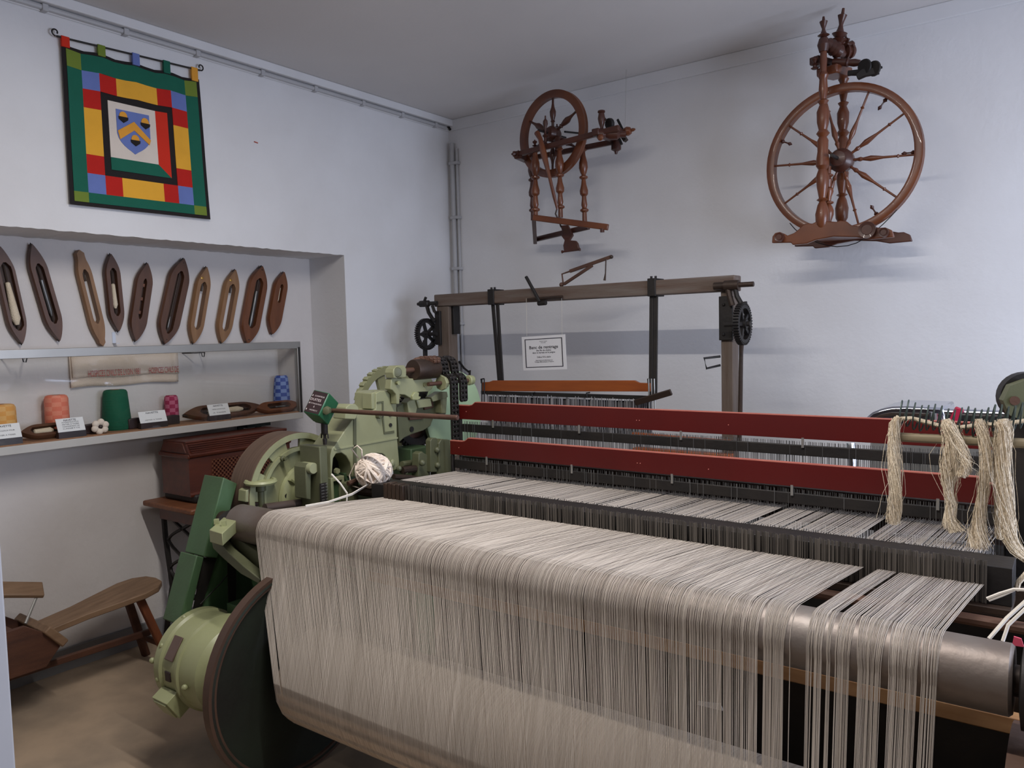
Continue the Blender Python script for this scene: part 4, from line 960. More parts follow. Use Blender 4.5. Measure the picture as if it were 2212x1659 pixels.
# printed cards on little black easels
def card(px, py, wpx, hpx, lines, label):
    q = on_shelf(px, py, -3.724); k = (q - CAMPOS).length/FPX; wd = wpx*k*1.12; h = hpx*k*1.05
    t = thing('caption_card', label, 'card', q, 'caption cards in the showcase')
    n = V((0.93, 0, 0.36)).normalized(); up = V((-0.36, 0, 0.93)); ri_ = V((0, 1, 0)); b = q + V((0, 0, 0.028)); c = b + up*h/2
    MB().box(c, (wd, h, 0.002), Matrix((ri_, up, n)).transposed()).build('paper', M_card, t, smooth=0)
    MB().prism([q + V((0.005, -wd/2, 0)), b + V((0.003, -wd/2, 0.0)), b + V((-0.02, -wd/2, 0)), q + V((-0.024, -wd/2, 0))], (0, wd, 0)).build('stand', M_label, t, smooth=0)
    w = MB(); nl = len(lines)
    for i, l in enumerate(lines):
        w.text(l, c + n*0.0016 + up*h*(0.34 - 0.62*i/max(1, nl - 1)), ri_, up, h*(0.20 if i == 0 else 0.13), bold=0.01 if i == 0 else 0, width=wd*(0.45 if i == 0 else 0.62))
    w.build('print', M_ink, t, smooth=0, recalc=False)
card(14, 945, 46, 26, ['NAVETTE', 'A ROULEAUX POUR', 'METIER A TISSER'], 'white caption card at the left edge of the showcase')
card(156, 935, 44, 25, ['NAVETTE', 'AUTOMATIQUE POUR', 'METIER A TISSER', 'CHANGEMENT DE', 'CANETTE'], 'white caption card standing in front of the salmon spool')
card(333, 912, 49, 22, ['NAVETTE', 'METIER A TISSER'], 'white caption card left of the magenta spool')
card(476, 902, 42, 22, ['NAVETTE', 'METIER AUTOMATIQUE', 'A TISSER'], 'white caption card in front of the lying shuttles')
# lying shuttles and dark blocks
def lying(p, q, wpx, mt, label, X=-3.80, **kw):
    a, b = on_shelf(*p, X), on_shelf(*q, X); wd = wpx*(a - CAMPOS).length/FPX
    a.z += wd*0.33; b.z += wd*0.33
    return shuttle(a, b, wd, 0.030, mt, (0.75, 0, 0.66), label, 'shuttles lying in the showcase', off=0.002, **kw)
lying((40, 938), (180, 925), 30, M_shut, 'dark shuttle lying in the showcase near the salmon spool', slot=(0.15, 0.7), slotw=0.5, pirn=(0.2, 0.5, 0.012, 0.015, M_pirn))
lying((392, 893), (560, 884), 34, M_shut, 'shuttle with cream pirn lying behind the right caption card', slot=(0.2, 0.85), slotw=0.55, pirn=(0.3, 0.75, 0.012, 0.018, M_pirn))
lying((549, 878), (640, 872), 26, M_shut3, 'rear brown shuttle lying by the blue checked spool', X=-3.765, slot=(0.25, 0.8), slotw=0.5, pirn=(0.45, 0.7, 0.004, 0.005, M_heddle))
for (a, b), (c, d), hh, lab in (((182, 925), (226, 920), 0.045, 'dark wooden block left of the cotton flower'), ((278, 916), (312, 912), 0.05, 'dark wooden block right of the green cone'), ((362, 908), (389, 905), 0.045, 'dark wooden block below the magenta spool')):
    p, q = on_shelf(a, b, -3.775), on_shelf(c, d, -3.775)
    MB().prism([p, q, q + V((0, 0, hh)), q + V((0, -0.03, hh + 0.004)), p + V((0, 0, hh))], (-0.025, 0, 0)).build('wooden_block', M_label, label=lab, cat='block', bevel=0.004)
fc = on_shelf(216, 930, -3.735); fl = thing('cotton_flower', 'white cotton boll flower beside the green yarn cone', 'flower', fc); k = (fc - CAMPOS).length/FPX
for j in range(6):
    a = math.radians(60*j + 20); MB().ball(fc + V((0.004, math.cos(a)*0.026, 0.034 + math.sin(a)*0.022)), 0.0165, 12, 8, (0.8, 1, 1)).build('petal', M_ball, fl)
MB().ball(fc + V((0.006, 0, 0.034)), 0.011, 10, 6).build('flower_centre', M_label, fl)
# brackets under the shelf, hooks inside
for px0 in (515, 555):
    q = P(px0 + 4, 915, x=XN + 0.1)
sbk = thing('shelf_bracket', 'dark green steel bracket under the showcase shelf', 'bracket', (XN, 2.6, 0.98))
ya, yb_ = P(516, 915, x=XN + 0.02).y, P(566, 912, x=XN + 0.02).y
MBG = mat('bracket_green_black', (26, 52, 46), 0.5, scale=8, amt=0.4)
MB().bb((XN, ya, 0.93), (XN + 0.012, ya + 0.035, SBOT - 0.03)).build('upright', MBG, sbk); MB().bb((XN, yb_ - 0.035, 0.93), (XN + 0.012, yb_, SBOT - 0.03)).build('upright', MBG, sbk)
MB().bb((XN, ya, SBOT - 0.06), (XN + 0.10, yb_, SBOT - 0.031)).build('arm', MBG, sbk)
for yy in (ya + 0.018, yb_ - 0.018): MB().ball((XN + 0.013, yy, 0.985), 0.006, 8, 5).build('screw', M_alu, sbk)
for px, py, lab in ((435, 762, 'black wire hook inside the showcase under the top rail'), (48, 772, 'black wire hook inside the showcase at far left')):
    q = P(px, py, x=XN + 0.10); MB().tube([q + V((-0.1, -0.05, 0.0)), q + V((0, -0.02, 0)), q, q + V((0, 0.004, -0.02)), q + V((0, 0.014, -0.022)), q + V((0, 0.02, 0)), q + V((-0.1, 0.05, 0.0))], 0.003, 6).build('wire_hook', M_black, label=lab, cat='hook')

# ================================================================== treadle sewing machine with wooden cover
TZ = 0.75
SM = thing('sewing_machine', 'old treadle sewing machine under a dark mahogany cover', 'sewing machine', (-3.62, 2.42, 0))
tp = [V((-3.85, 2.04, TZ - 0.028)), V((-3.41, 2.04, TZ - 0.028)), V((-3.41, 2.86, TZ - 0.028)), V((-3.85, 2.86, TZ - 0.028))]
MB().prism(tp, (0, 0, 0.028)).build('table_top', M_table, SM, bevel=0.008)
MB().bb((-3.80, 2.10, TZ - 0.10), (-3.46, 2.80, TZ - 0.028)).build('drawer_box', M_mahog, SM, bevel=0.003)
MB().bb((-3.80, 2.13, TZ), (-3.52, 2.72, TZ + 0.045)).build('machine_bed', M_black, SM, bevel=0.012)
# cover profile swept along the table
XC = -3.655
prof = [(0.125, 0.035), (0.128, 0.045), (0.122, 0.055), (0.122, 0.225), (0.134, 0.232), (0.138, 0.242), (0.132, 0.250), (0.128, 0.252), (0.112, 0.275), (0.100, 0.297), (0.104, 0.302), (0.100, 0.309)]
cy0, cy1 = 2.115, 2.72
pl = [V((XC + a, cy0, TZ + b)) for a, b in prof] + [V((XC - a, cy0, TZ + b)) for a, b in reversed(prof)]
cov = MB().prism(pl, (0, cy1 - cy0, 0)).build('wooden_cover', M_mahog, SM, smooth=30)
for k in range(5):
    xk = lerp(0.129, 0.106, k/4); zk = lerp(0.254, 0.292, k/4)
    MB().tube([(XC + xk, cy0 + 0.01, TZ + zk), (XC + xk, cy1 - 0.01, TZ + zk)], 0.004, 6).build('moulding', M_mahog, cov)
MB().bb((XC - 0.135, cy0 - 0.010, TZ + 0.226), (XC + 0.135, cy0 + 0.002, TZ + 0.246)).build('end_moulding', M_mahog, cov, bevel=0.004)
MB().prism([V((XC + a*0.9, cy0 - 0.006, TZ + b)) for a, b in ((0.12, 0.252), (0.09, 0.30))] + [V((XC + a*0.9, cy0 - 0.006, TZ + b)) for a, b in ((-0.09, 0.30), (-0.12, 0.252))], (0, 0.008, 0)).build('end_panel', M_mahog, cov, bevel=0.002)
# fretwork lattice on the long side
ly0, ly1, lz0, lz1 = 2.24, 2.66, TZ + 0.075, TZ + 0.205
MB().bb((XC + 0.1185, ly0, lz0), (XC + 0.1235, ly1, lz1)).build('lattice_ground', mat('lattice_tan', (128, 84, 58), 0.7, scale=20), cov, smooth=0)
w = MB(); st_ = 0.022; k = 0
while ly0 + k*st_ - (lz1 - lz0) < ly1:
    for sg in (1, -1):
        a = ly0 + k*st_ - (0 if sg < 0 else (lz1 - lz0)); pts = []
        ya_, za_ = a, (lz0 if sg > 0 else lz1); yb2, zb2 = a + (lz1 - lz0), (lz1 if sg > 0 else lz0)
        if sg < 0: ya_ -= (lz1 - lz0); yb2 -= (lz1 - lz0)
        t0 = max(0, (ly0 - ya_)/(yb2 - ya_)); t1 = min(1, (ly1 - ya_)/(yb2 - ya_))
        if t1 > t0: w.bar((XC + 0.1245, lerp(ya_, yb2, t0), lerp(za_, zb2, t0)), (XC + 0.1245, lerp(ya_, yb2, t1), lerp(za_, zb2, t1)), 0.007, 0.003, up=(1, 0, 0))
    k += 1
w.build('lattice', M_mahog, cov, smooth=0, kind='stuff')
# cast-iron treadle frame: two ends with scrolled lattice
def iron_end(y):
    lg = thing
    e = MB().tube([(-3.80, y, TZ - 0.03), (-3.79, y, 0.55), (-3.75, y, 0.30), (-3.81, y, 0.12), (-3.84, y, 0.0)], 0.014, 8).build('iron_leg', M_black, SM)
    MB().tube([(-3.46, y, TZ - 0.03), (-3.47, y, 0.55), (-3.51, y, 0.30), (-3.45, y, 0.12), (-3.42, y, 0.0)], 0.014, 8).build('iron_leg', M_black, SM)
    for k in range(4):
        z0 = 0.70 - 0.15*k; n = 9
        for sg in (1, -1):
            MB().tube([(-3.63 + sg*0.135*math.cos(math.pi*i/(n - 1)), y, z0 - 0.17*i/(n - 1)) for i in range(n)], 0.0085, 6).build('iron_scroll', M_black, SM)
    MB().tube([(-3.84, y, 0.02), (-3.63, y, 0.07), (-3.42, y, 0.02)], 0.012, 8).build('iron_foot', M_black, SM)
iron_end(2.12); iron_end(2.78)
MB().tube([(-3.63, 2.12, 0.25), (-3.63, 2.78, 0.25)], 0.014, 8).build('cross_bar', M_black, SM)
MB().bb((-3.76, 2.30, 0.06), (-3.50, 2.62, 0.075)).build('treadle', M_black, SM, bevel=0.004)
MB().tube([(-3.63, 2.12, 0.07), (-3.63, 2.78, 0.07)], 0.009, 8).build('treadle_axle', M_black, SM)

# ================================================================== low wooden work bench with box
BN = thing('work_bench', 'low wooden work bench with a sloping seat and a tool box', 'bench', (-3.62, 1.55, 0))
def pz(px, py, X): return P(px, py, x=X)
XB = -3.55
seat = [(150, 1335), (200, 1310), (262, 1283), (295, 1268), (318, 1262), (340, 1262), (351, 1267), (352, 1274), (340, 1282), (310, 1289), (275, 1296), (150, 1342)]
# seat plank: plan outline at sloping height
pts = []
def seat_z(y): return lerp(0.325, 0.408, (y - 1.35)/0.6)
plan = [(1.38, 0.075), (1.60, 0.085), (1.74, 0.115), (1.84, 0.135), (1.91, 0.12), (1.955, 0.07), (1.965, 0.0)]
pl = [(y, w_) for y, w_ in plan] + [(y, -w_) for y, w_ in reversed(plan[:-1])]
SXC = -3.62
m_ = MB(); n = len(pl); m_.add([V((SXC + w_, y, seat_z(y))) for y, w_ in pl] + [V((SXC + w_, y, seat_z(y) - 0.028)) for y, w_ in pl], [tuple(range(n)), tuple(range(2*n - 1, n - 1, -1))] + [(i, i + n, (i + 1) % n + n, (i + 1) % n) for i in range(n)])
m_.build('seat_plank', M_bench, BN, bevel=0.004)
for sx, mt in ((0.06, M_benchleg), (-0.06, M_benchd)):
    MB().bar((SXC + sx, 1.84, seat_z(1.84) - 0.02), (SXC + sx*1.9, 1.955, 0.0), 0.034, 0.034).build('leg', mt, BN, bevel=0.006)
for sx in (0.08, -0.08):
    MB().bar((SXC + sx, 1.12, 0.30), (SXC + sx*1.5, 1.02, 0.0), 0.04, 0.04).build('leg', M_benchd, BN, bevel=0.006)
MB().bar((SXC, 1.05, 0.165), (SXC, 1.92, 0.155), 0.022, 0.03).build('stretcher', M_benchd, BN, bevel=0.004)
MB().bar((SXC - 0.11, 1.915, 0.12), (SXC + 0.11, 1.915, 0.12), 0.02, 0.025).build('cross_rail', M_benchd, BN, bevel=0.004)
# tool box at the near end
tb = MB(); zb, zt_ = 0.20, 0.40
tb.prism([V((SXC + 0.11, 1.02, zb)), V((SXC + 0.11, 1.40, zb)), V((SXC + 0.11, 1.46, zb + 0.07)), V((SXC + 0.11, 1.44, zb + 0.12)), V((SXC + 0.11, 1.33, zt_)), V((SXC + 0.11, 1.02, zt_ - 0.01))], (0.02, 0, 0))
tb.build('box_side', M_benchd, BN, bevel=0.003)
MB().prism([V((SXC - 0.13, 1.02, zb)), V((SXC - 0.13, 1.40, zb)), V((SXC - 0.13, 1.46, zb + 0.07)), V((SXC - 0.13, 1.44, zb + 0.12)), V((SXC - 0.13, 1.33, zt_)), V((SXC - 0.13, 1.20, zt_ + 0.05)), V((SXC - 0.13, 1.02, zt_ + 0.02))], (0.02, 0, 0)).build('box_side', M_benchd, BN, bevel=0.003)
MB().bb((SXC - 0.11, 1.02, zb), (SXC + 0.11, 1.42, zb + 0.015)).build('box_floor', M_benchd, BN)
MB().bar((SXC, 1.405, zt_ - 0.035), (SXC, 1.475, zb + 0.08), 0.30, 0.035, up=(0, 0.5, 1)).build('box_end', M_bench, BN, bevel=0.006)
MB().bb((SXC - 0.11, 1.30, zb + 0.1), (SXC + 0.11, 1.32, zt_ - 0.03)).build('box_divider', M_benchd, BN)
ha = P(50, 1252, x=SXC); hb = P(115, 1272, x=SXC)
for yy, oy in ((1.235, 0.06), (1.37, -0.045)):
    pass
MB().bar((SXC - 0.02, 1.30, 0.535), (SXC + 0.01, 1.455, 0.495), 0.085, 0.020, up=(0.55, 0, 1)).build('handle_board', M_bench, BN, bevel=0.005)
MB().tube([(SXC - 0.0, 1.315, 0.52), (SXC + 0.06, 1.22, 0.42)], 0.006, 8).build('handle_rod', M_alu, BN)
MB().tube([(SXC + 0.02, 1.43, 0.49), (SXC + 0.07, 1.355, 0.39)], 0.006, 8).build('handle_rod', M_alu, BN)
# ================================================================== spinning wheels on the back wall
BAL = [(0, .55), (.03, .9), (.05, .5), (.10, .55), (.20, .95), (.27, 1.0), (.33, .75), (.37, .45), (.39, .95), (.41, .95), (.43, .45), (.50, .6), (.58, .95), (.63, .9), (.66, .5), (.70, .55), (.78, .7), (.82, .5), (.84, .95), (.86, .95), (.88, .5), (1, .55)]
FIN = [(0, .6), (.1, 1), (.16, .5), (.3, .5), (.36, 1.1), (.42, .5), (.5, .35), (.62, .55), (.74, .9), (.84, .8), (.9, .3), (1, .25)]
SPK = [(0, .5), (.1, .45), (.16, .8), (.2, .5), (.32, 1.0), (.4, .8), (.52, .45), (.72, .38), (.74, .7), (.76, .38), (1, .36)]
SPK1 = [(0, .5), (.2, .5), (.24, .8), (.28, .6), (.42, 1.0), (.55, 1.1), (.68, .6), (.8, .4), (1, .38)]
def turned(p, q, r, pat, n=14, mb=None):
    p, q = V(p), V(q); L = (q - p).length
    m_ = mb or MB(); m_.lathe([(r*k, t*L) for t, k in pat], p, q - p, n); return m_
def wheel_rim(c, R, wd, th, axis, material, parent, name='wheel_rim'):
    prof = [(R - wd, -th/2), (R - wd*0.8, -th*0.56), (R - wd*0.2, -th*0.56), (R, -th/2), (R - wd*0.12, 0), (R, th/2), (R - wd*0.2, th*0.56), (R - wd*0.8, th*0.56), (R - wd, th/2)]
    return MB().lathe(prof, c, axis, 72, up=(0, 0, 1), closed=True).build(name, material, parent, smooth=45)
# ---- small slanting wheel
S1 = thing('spinning_wheel', 'small dark spinning wheel with three turned legs hung near the corner', 'spinning wheel', P(1210, 500, y=3.95), 'spinning wheels on the back wall')
c1 = P(1194, 290, y=3.885); ax1 = V((0.12, 1, 0.0)).normalized()
wheel_rim(c1, 0.247, 0.044, 0.03, ax1, M_wheelw, S1)
e1, e2, a_ = frame(ax1, (0, 0, 1))
for k in range(6):
    t = math.radians(2 + 60*k); d = e1*math.cos(t) + e2*math.sin(t)
    turned(c1 + d*0.03, c1 + d*0.208, 0.017, SPK1, 12).build('spoke', M_wheeld, S1)
MB().lathe([(0.012, -0.05), (0.03, -0.045), (0.045, -0.02), (0.045, 0.02), (0.03, 0.045), (0.012, 0.05)], c1, ax1, 20).build('hub', M_wheeld, S1)
MB().tube([c1 - ax1*0.13, c1 + ax1*0.12], 0.006, 8).build('axle', M_black, S1)
MB().bar(P(1112, 335, y=3.79), P(1338, 276, y=3.79), 0.026, 0.030).build('table_rail', M_wheeld, S1, bevel=0.005)
MB().bar(P(1142, 343, y=3.98), P(1338, 304, y=3.98), 0.026, 0.030).build('table_rail', M_wheeld, S1, bevel=0.005)
MB().bar(P(1118, 334, y=3.78), P(1142, 345, y=4.0), 0.05, 0.045).build('rail_end_block', M_wheeld, S1, bevel=0.008)
turned(P(1128, 332, y=3.79), P(1105, 333, y=3.77), 0.02, FIN).build('end_knob', M_wheeld, S1)
for (a, b), yy, r in (((( 1156, 322), (1157, 476)), 3.80, 0.027), (((1208, 318), (1211, 470)), 3.84, 0.026), (((1259, 320), (1263, 478)), 3.95, 0.026)):
    turned(P(*a, y=yy), P(*b, y=yy), r, BAL, 16).build('leg', M_wheelw, S1)
turned(P(1148, 330, y=4.0), P(1151, 476, y=4.02), 0.024, BAL, 14).build('leg', M_wheeld, S1)
for (a, b), yy in ((((1178, 318), (1178, 250)), 3.80), (((1204, 305), (1203, 268)), 3.98), (((1156, 322), (1155, 302)), 3.80)):
    turned(P(*a, y=yy), P(*b, y=yy), 0.016, FIN, 12).build('wheel_upright', M_wheeld, S1)
MB().bar(P(1206, 338, y=3.86), P(1207, 296, y=3.86), 0.035, 0.03).build('axle_post', M_wheeld, S1, bevel=0.004)
MB().bar(P(1152, 470, y=3.76), P(1314, 491, y=3.84), 0.022, 0.034).build('base_rail', M_wheelw, S1, bevel=0.004)
MB().bar(P(1158, 517, y=4.08), P(1272, 490, y=3.92), 0.022, 0.030).build('base_rail', M_wheeld, S1, bevel=0.004)
MB().bar(P(1153, 470, y=3.76), P(1156, 523, y=4.08), 0.024, 0.030).build('base_rail', M_wheeld, S1, bevel=0.004)
MB().lathe([(0.012, 0), (0.012, 0.02)], P(1301, 494, y=3.83), (0, 0, -1), 10).build('foot_peg', M_wheeld, S1)
MB().prism([P(a, b, y=3.93) for a, b in [(1210, 487), (1226, 486), (1232, 498), (1237, 508), (1230, 519), (1243, 520), (1247, 525), (1251, 541), (1218, 545), (1216, 530), (1219, 519), (1212, 510), (1214, 500)]], (0, 0.018, 0)).build('treadle', M_wheeld, S1, bevel=0.004)
turned(P(1214, 544, y=3.935), P(1253, 539, y=3.935), 0.008, [(0, 1.2), (.1, .7), (.9, .7), (1, 1.2)]).build('treadle_bar', M_wheeld, S1)
MB().tube([P(1160, 287, y=3.76), P(1167, 300, y=3.75), P(1174, 330, y=3.75), P(1186, 378, y=3.76), P(1197, 425, y=3.78), P(1204, 452, y=3.80)], [0.017, 0.013, 0.019, 0.010, 0.010, 0.007], 10).build('footman', M_wheelw, S1)
MB().tube([P(1204, 448, y=3.80), P(1200, 462, y=3.80), P(1206, 474, y=3.82), P(1212, 490, y=3.9)], 0.005, 6).build('leather_cord', M_dark, S1)
# flyer head at the right end
MB().bar(P(1285, 285, y=3.76), P(1332, 300, y=4.0), 0.045, 0.04).build('head_block', M_wheeld, S1, bevel=0.006)
turned(P(1300, 283, y=3.83), P(1299, 238, y=3.83), 0.022, [(0, .7), (.08, .5), (.18, .4), (.35, .7), (.6, .95), (.85, .7), (.9, .95), (.97, .9), (1, .5)]).build('maiden', M_wheeld, S1)
turned(P(1331, 285, y=3.98), P(1331, 333, y=3.98), 0.028, [(0, .8), (.1, 1), (.4, .8), (.5, 1), (.8, 1), (.88, .4), (1, .25)]).build('maiden', M_wheeld, S1)
MB().lathe([(0.0, 0), (0.03, 0), (0.032, 0.01), (0.03, 0.02), (0.0, 0.02)], P(1314, 268, y=3.85), (0.4, 1, 0.2), 12).build('bobbin_disc', M_black, S1)
MB().tube([P(1304, 254, y=3.83), P(1312, 262, y=3.86), P(1335, 290, y=3.9)], 0.006, 8).build('spindle', M_dark, S1)
turned(P(1290, 290, y=3.78), P(1352, 290, y=3.86), 0.03, [(0, .8), (.2, .9), (.3, .6), (.45, 1), (.7, 1), (.8, .6), (1, .6)]).build('mother_of_all', M_wheeld, S1)
turned(P(1340, 288, y=3.88), P(1372, 279, y=3.88), 0.024, [(0, .5), (.2, .6), (.3, .9), (.5, 1.05), (.68, .8), (.74, .35), (.86, .4), (1, .2)]).build('tension_knob', M_wheelw, S1)
MB().bar(P(1334, 258, y=3.9), P(1345, 280, y=3.9), 0.008, 0.012).build('flyer_arm', M_black, S1)
MB().bar(P(1346, 295, y=3.95), P(1352, 304, y=3.95), 0.03, 0.02).build('flyer_arm', M_dark, S1)
MB().tube([P(1338, 300, y=3.92), P(1343, 312, y=3.92)], 0.008, 8).build('flyer_hook', M_black, S1)
MB().lathe([(0.0, 0), (0.02, 0), (0.024, 0.01), (0.02, 0.03), (0.0, 0.03)], P(1330, 284, y=3.84), (0.6, 1, 0.1), 14).build('spool_whorl', M_wheeld, S1)
MB().ball(P(1297, 297, y=3.76), 0.018, 10, 8, (1, 0.6, 1)).build('end_peg', M_wheelw, S1)
w = MB().tube([P(1353, 150, y=4.0), P(1350, 275, y=3.98)], 0.0011, 4).build('hanging_wire', M_alu, S1)
MB().tube([c1 + V((0.02, 0.1, 0.03)), V((c1.x + 0.02, YB, c1.z + 0.06))], 0.006, 6).build('wall_hook', M_black, S1)
# ---- large upright wheel
S2 = thing('spinning_wheel', 'large upright spinning wheel with ten spokes hung at the right', 'spinning wheel', P(1800, 526, y=3.9), 'spinning wheels on the back wall')
c2 = P(1818, 347, y=3.92); ax2 = V((0.03, 1, 0)).normalized()
wheel_rim(c2, 0.348, 0.036, 0.042, ax2, M_wheelw, S2)
e1, e2, a_ = frame(ax2, (0, 0, 1))
for k in range(10):
    t = math.radians(-14 + 36*k); d = e1*math.cos(t) + e2*math.sin(t)
    turned(c2 + d*0.04, c2 + d*0.314, 0.0135, SPK, 12).build('spoke', M_wheelw, S2)
for dg in (38, 92, 150, -64):
    t = math.radians(-dg + 90) if False else math.radians(dg); d = e1*math.cos(t) + e2*math.sin(t)
    turned(c2 + d*0.315, c2 + d*0.255, 0.012, [(0, .3), (.2, .9), (.35, .3), (.6, .3), (.8, .8), (1, .1)], 10).build('rim_peg', M_wheeld, S2)
MB().lathe([(0.012, -0.075), (0.034, -0.07), (0.034, -0.05), (0.022, -0.045), (0.04, -0.035), (0.055, -0.015), (0.055, 0.015), (0.04, 0.035), (0.02, 0.05), (0.02, 0.09)], c2, ax2, 24).build('hub', M_wheeld, S2)
MB().tube([c2 - ax2*0.16, c2 + ax2*0.13], 0.008, 8).build('axle', M_black, S2)
POST = [(0, .5), (.03, .9), (.09, 1), (.14, .7), (.16, .45), (.17, .85), (.18, .5), (.24, .8), (.30, .95), (.34, .6), (.36, .95), (.40, .9), (.44, .75), (.50, .8), (.52, .55), (.54, .95), (.56, .6), (.60, .85), (.66, .9), (.70, .5), (.72, .8), (.73, .4), (.78, .65), (.84, .55), (.86, .8), (.88, .45), (.94, .5), (1, .45)]
turned(P(1776, 497, y=3.80), P(1779, 108, y=3.80), 0.031, POST, 18).build('front_post', M_wheelw, S2)
turned(P(1790, 490, y=3.84), P(1789, 360, y=3.84), 0.024, BAL, 16).build('inner_leg', M_wheelw, S2)
turned(P(1818, 482, y=4.02), P(1823, 120, y=4.02), 0.031, POST, 18).build('rear_post', M_wheelw, S2)
turned(P(1779, 112, y=3.80), P(1779, 36, y=3.80), 0.024, [(0, .8), (.2, 1.15), (.38, .8), (.42, .5), (.47, 1.1), (.52, .6), (.6, .35), (.66, .3), (.74, .5), (.86, .75), (.9, .3), (1, .2)]).build('finial', M_wheeld, S2)
turned(P(1808, 112, y=3.9), P(1822, 18, y=3.9), 0.03, [(0, .6), (.1, .8), (.2, .6), (.28, 1.25), (.32, .6), (.42, 1.15), (.46, .6), (.55, .4), (.62, .3), (.72, .45), (.84, .7), (.88, .25), (1, .2)]).build('distaff', M_wheeld, S2)
turned(P(1826, 122, y=4.02), P(1827, 76, y=4.02), 0.026, [(0, .9), (.25, .8), (.4, .4), (.5, .3), (.6, .5), (.8, .75), (.86, .25), (1, .15)]).build('finial', M_wheeld, S2)
MB().bar(P(1758, 130, y=3.82), P(1822, 146, y=4.04), 0.05, 0.035).build('head_table', M_wheeld, S2, bevel=0.005)
MB().bar(P(1785, 152, y=3.84), P(1820, 160, y=4.0), 0.10, 0.04).build('head_bracket', M_wheelw, S2, bevel=0.008)
turned(P(1784, 92, y=3.80), P(1822, 118, y=3.92), 0.032, [(0, .5), (.12, .9), (.2, .6), (.3, 1), (.38, .7), (.48, 1.1), (.58, .8), (.7, 1.05), (.85, .7), (1, .5)]).build('tension_screw', M_wheeld, S2)
turned(P(1822, 112, y=3.94), P(1846, 110, y=3.98), 0.034, [(0, .5), (.2, 1), (.5, .8), (.6, 1), (.8, .9), (1, .5)]).build('spool_block', M_wheeld, S2)
turned(P(1800, 134, y=3.88), P(1858, 136, y=3.88), 0.022, [(0, .8), (.5, .8), (.55, 1), (.6, .7), (.8, .8), (1, .6)]).build('mother_of_all', M_wheeld, S2)
for a, b in ((1866, 144), (1886, 148)):
    MB().lathe([(0.0, 0), (0.032, 0), (0.034, 0.008), (0.02, 0.014), (0.0, 0.014)], P(a, b, y=3.84), (0.45, 1, 0.15), 18).build('bobbin_disc', M_black, S2)
MB().tube([P(1832, 158, y=3.86), P(1868, 156, y=3.86), P(1890, 150, y=3.86), P(1906, 145, y=3.86)], [0.012, 0.016, 0.012, 0.005], 8).build('spindle', M_black, S2)
turned(P(1760, 150, y=3.80), P(1760, 122, y=3.80), 0.018, FIN).build('table_knob', M_wheeld, S2)
turned(P(1812, 88, y=3.9), P(1846, 100, y=3.98), 0.022, FIN).build('peg', M_wheeld, S2)
MB().prism([P(a, b, y=3.84) for a, b in [(1848, 160), (1862, 148), (1895, 144), (1898, 158), (1868, 164), (1852, 171)]], (0, 0.025, 0)).build('flyer', M_black, S2, bevel=0.003)
base = [(1667, 525), (1668, 511), (1674, 503), (1684, 501), (1694, 505), (1700, 509), (1715, 503), (1724, 496), (1735, 485), (1746, 482), (1754, 483), (1762, 479), (1790, 478), (1806, 479), (1815, 476), (1828, 478), (1838, 486), (1850, 488), (1866, 486), (1900, 492), (1912, 491), (1926, 497), (1931, 512), (1880, 517), (1850, 512), (1800, 511), (1762, 518), (1742, 526), (1712, 529), (1708, 524)]
bpl = MB().prism([P(a, b, y=3.78) for a, b in base], (0, 0.025, 0)).build('base_board', M_wheelw, S2, bevel=0.004)
off = V((0.03, 0.26, 0.0))
MB().prism([P(a, b, y=3.78) + off for a, b in base], (0, 0.025, 0)).build('base_board', M_wheeld, S2, bevel=0.004)
zt2 = P(1790, 500, y=3.78).z
MB().bb((P(1745, 500, y=3.78).x, 3.80, zt2 - 0.02), (P(1845, 500, y=3.78).x, 4.04, zt2 + 0.015)).build('base_plank', M_wheelw, S2, bevel=0.004)
for a, b, r in ((1682, 512, 0.021), (1872, 496, 0.036), (1908, 502, 0.02)):
    MB().lathe([(0.0, 0), (r*0.6, 0), (r*0.65, 0.004), (r, 0.002), (r, 0.03), (0, 0.03)], P(a, b, y=3.752), (0, 1, 0), 28).build('roundel', M_wheeld, bpl)
pts = [P(a, b, y=3.90) for a, b in [(1706, 482), (1718, 496), (1740, 512), (1765, 524), (1790, 531), (1808, 533), (1830, 531), (1850, 525), (1870, 514), (1890, 500), (1908, 484), (1922, 470), (1938, 453)]]
MB().tube(pts, 0.0022, 5).build('drive_band', M_black, S2)
MB().tube([c2 + V((0, 0.12, 0.02)), V((c2.x, YB, c2.z + 0.05))], 0.008, 6).build('wall_hook', M_black, S2)

# ================================================================== drawing-in frame
YK = 3.60
def K(px, py, y=YK): return P(px, py, y=y)
DF = thing('drawing_in_frame', 'tall timber drawing-in frame with black gear wheels and hanging heddles', 'frame', (-2.26, 3.65, 0))
xl0, xl1 = K(943, 700).x, K(968, 700).x; xr0, xr1 = K(1556, 700).x, K(1582, 700).x
zb_ = K(1250, 646).z; zt3 = K(1250, 616).z
bm_ = MB().bb((K(937, 640).x, YK, zb_), (xr1 + 0.012, YK + 0.09, zt3)).build('top_beam', M_beam, DF, bevel=0.006)
MB().bb((xl0, YK + 0.005, 0), (xl1, YK + 0.085, zb_)).build('post', M_post, DF, bevel=0.005)
MB().bb((xr0, YK + 0.005, 0), (xr1, YK + 0.085, zb_)).build('post', M_post, DF, bevel=0.005)
MB().bb((xl0, YK + 0.01, 0.25), (xr1, YK + 0.08, 0.33)).build('lower_rail', M_beam, DF, bevel=0.005)
MB().bb((xl0 - 0.03, YK - 0.25, 0), (xl1 + 0.03, YK + 0.35, 0.07)).build('foot', M_post, DF, bevel=0.005)
MB().bb((xr0 - 0.03, YK - 0.25, 0), (xr1 + 0.03, YK + 0.35, 0.07)).build('foot', M_post, DF, bevel=0.005)
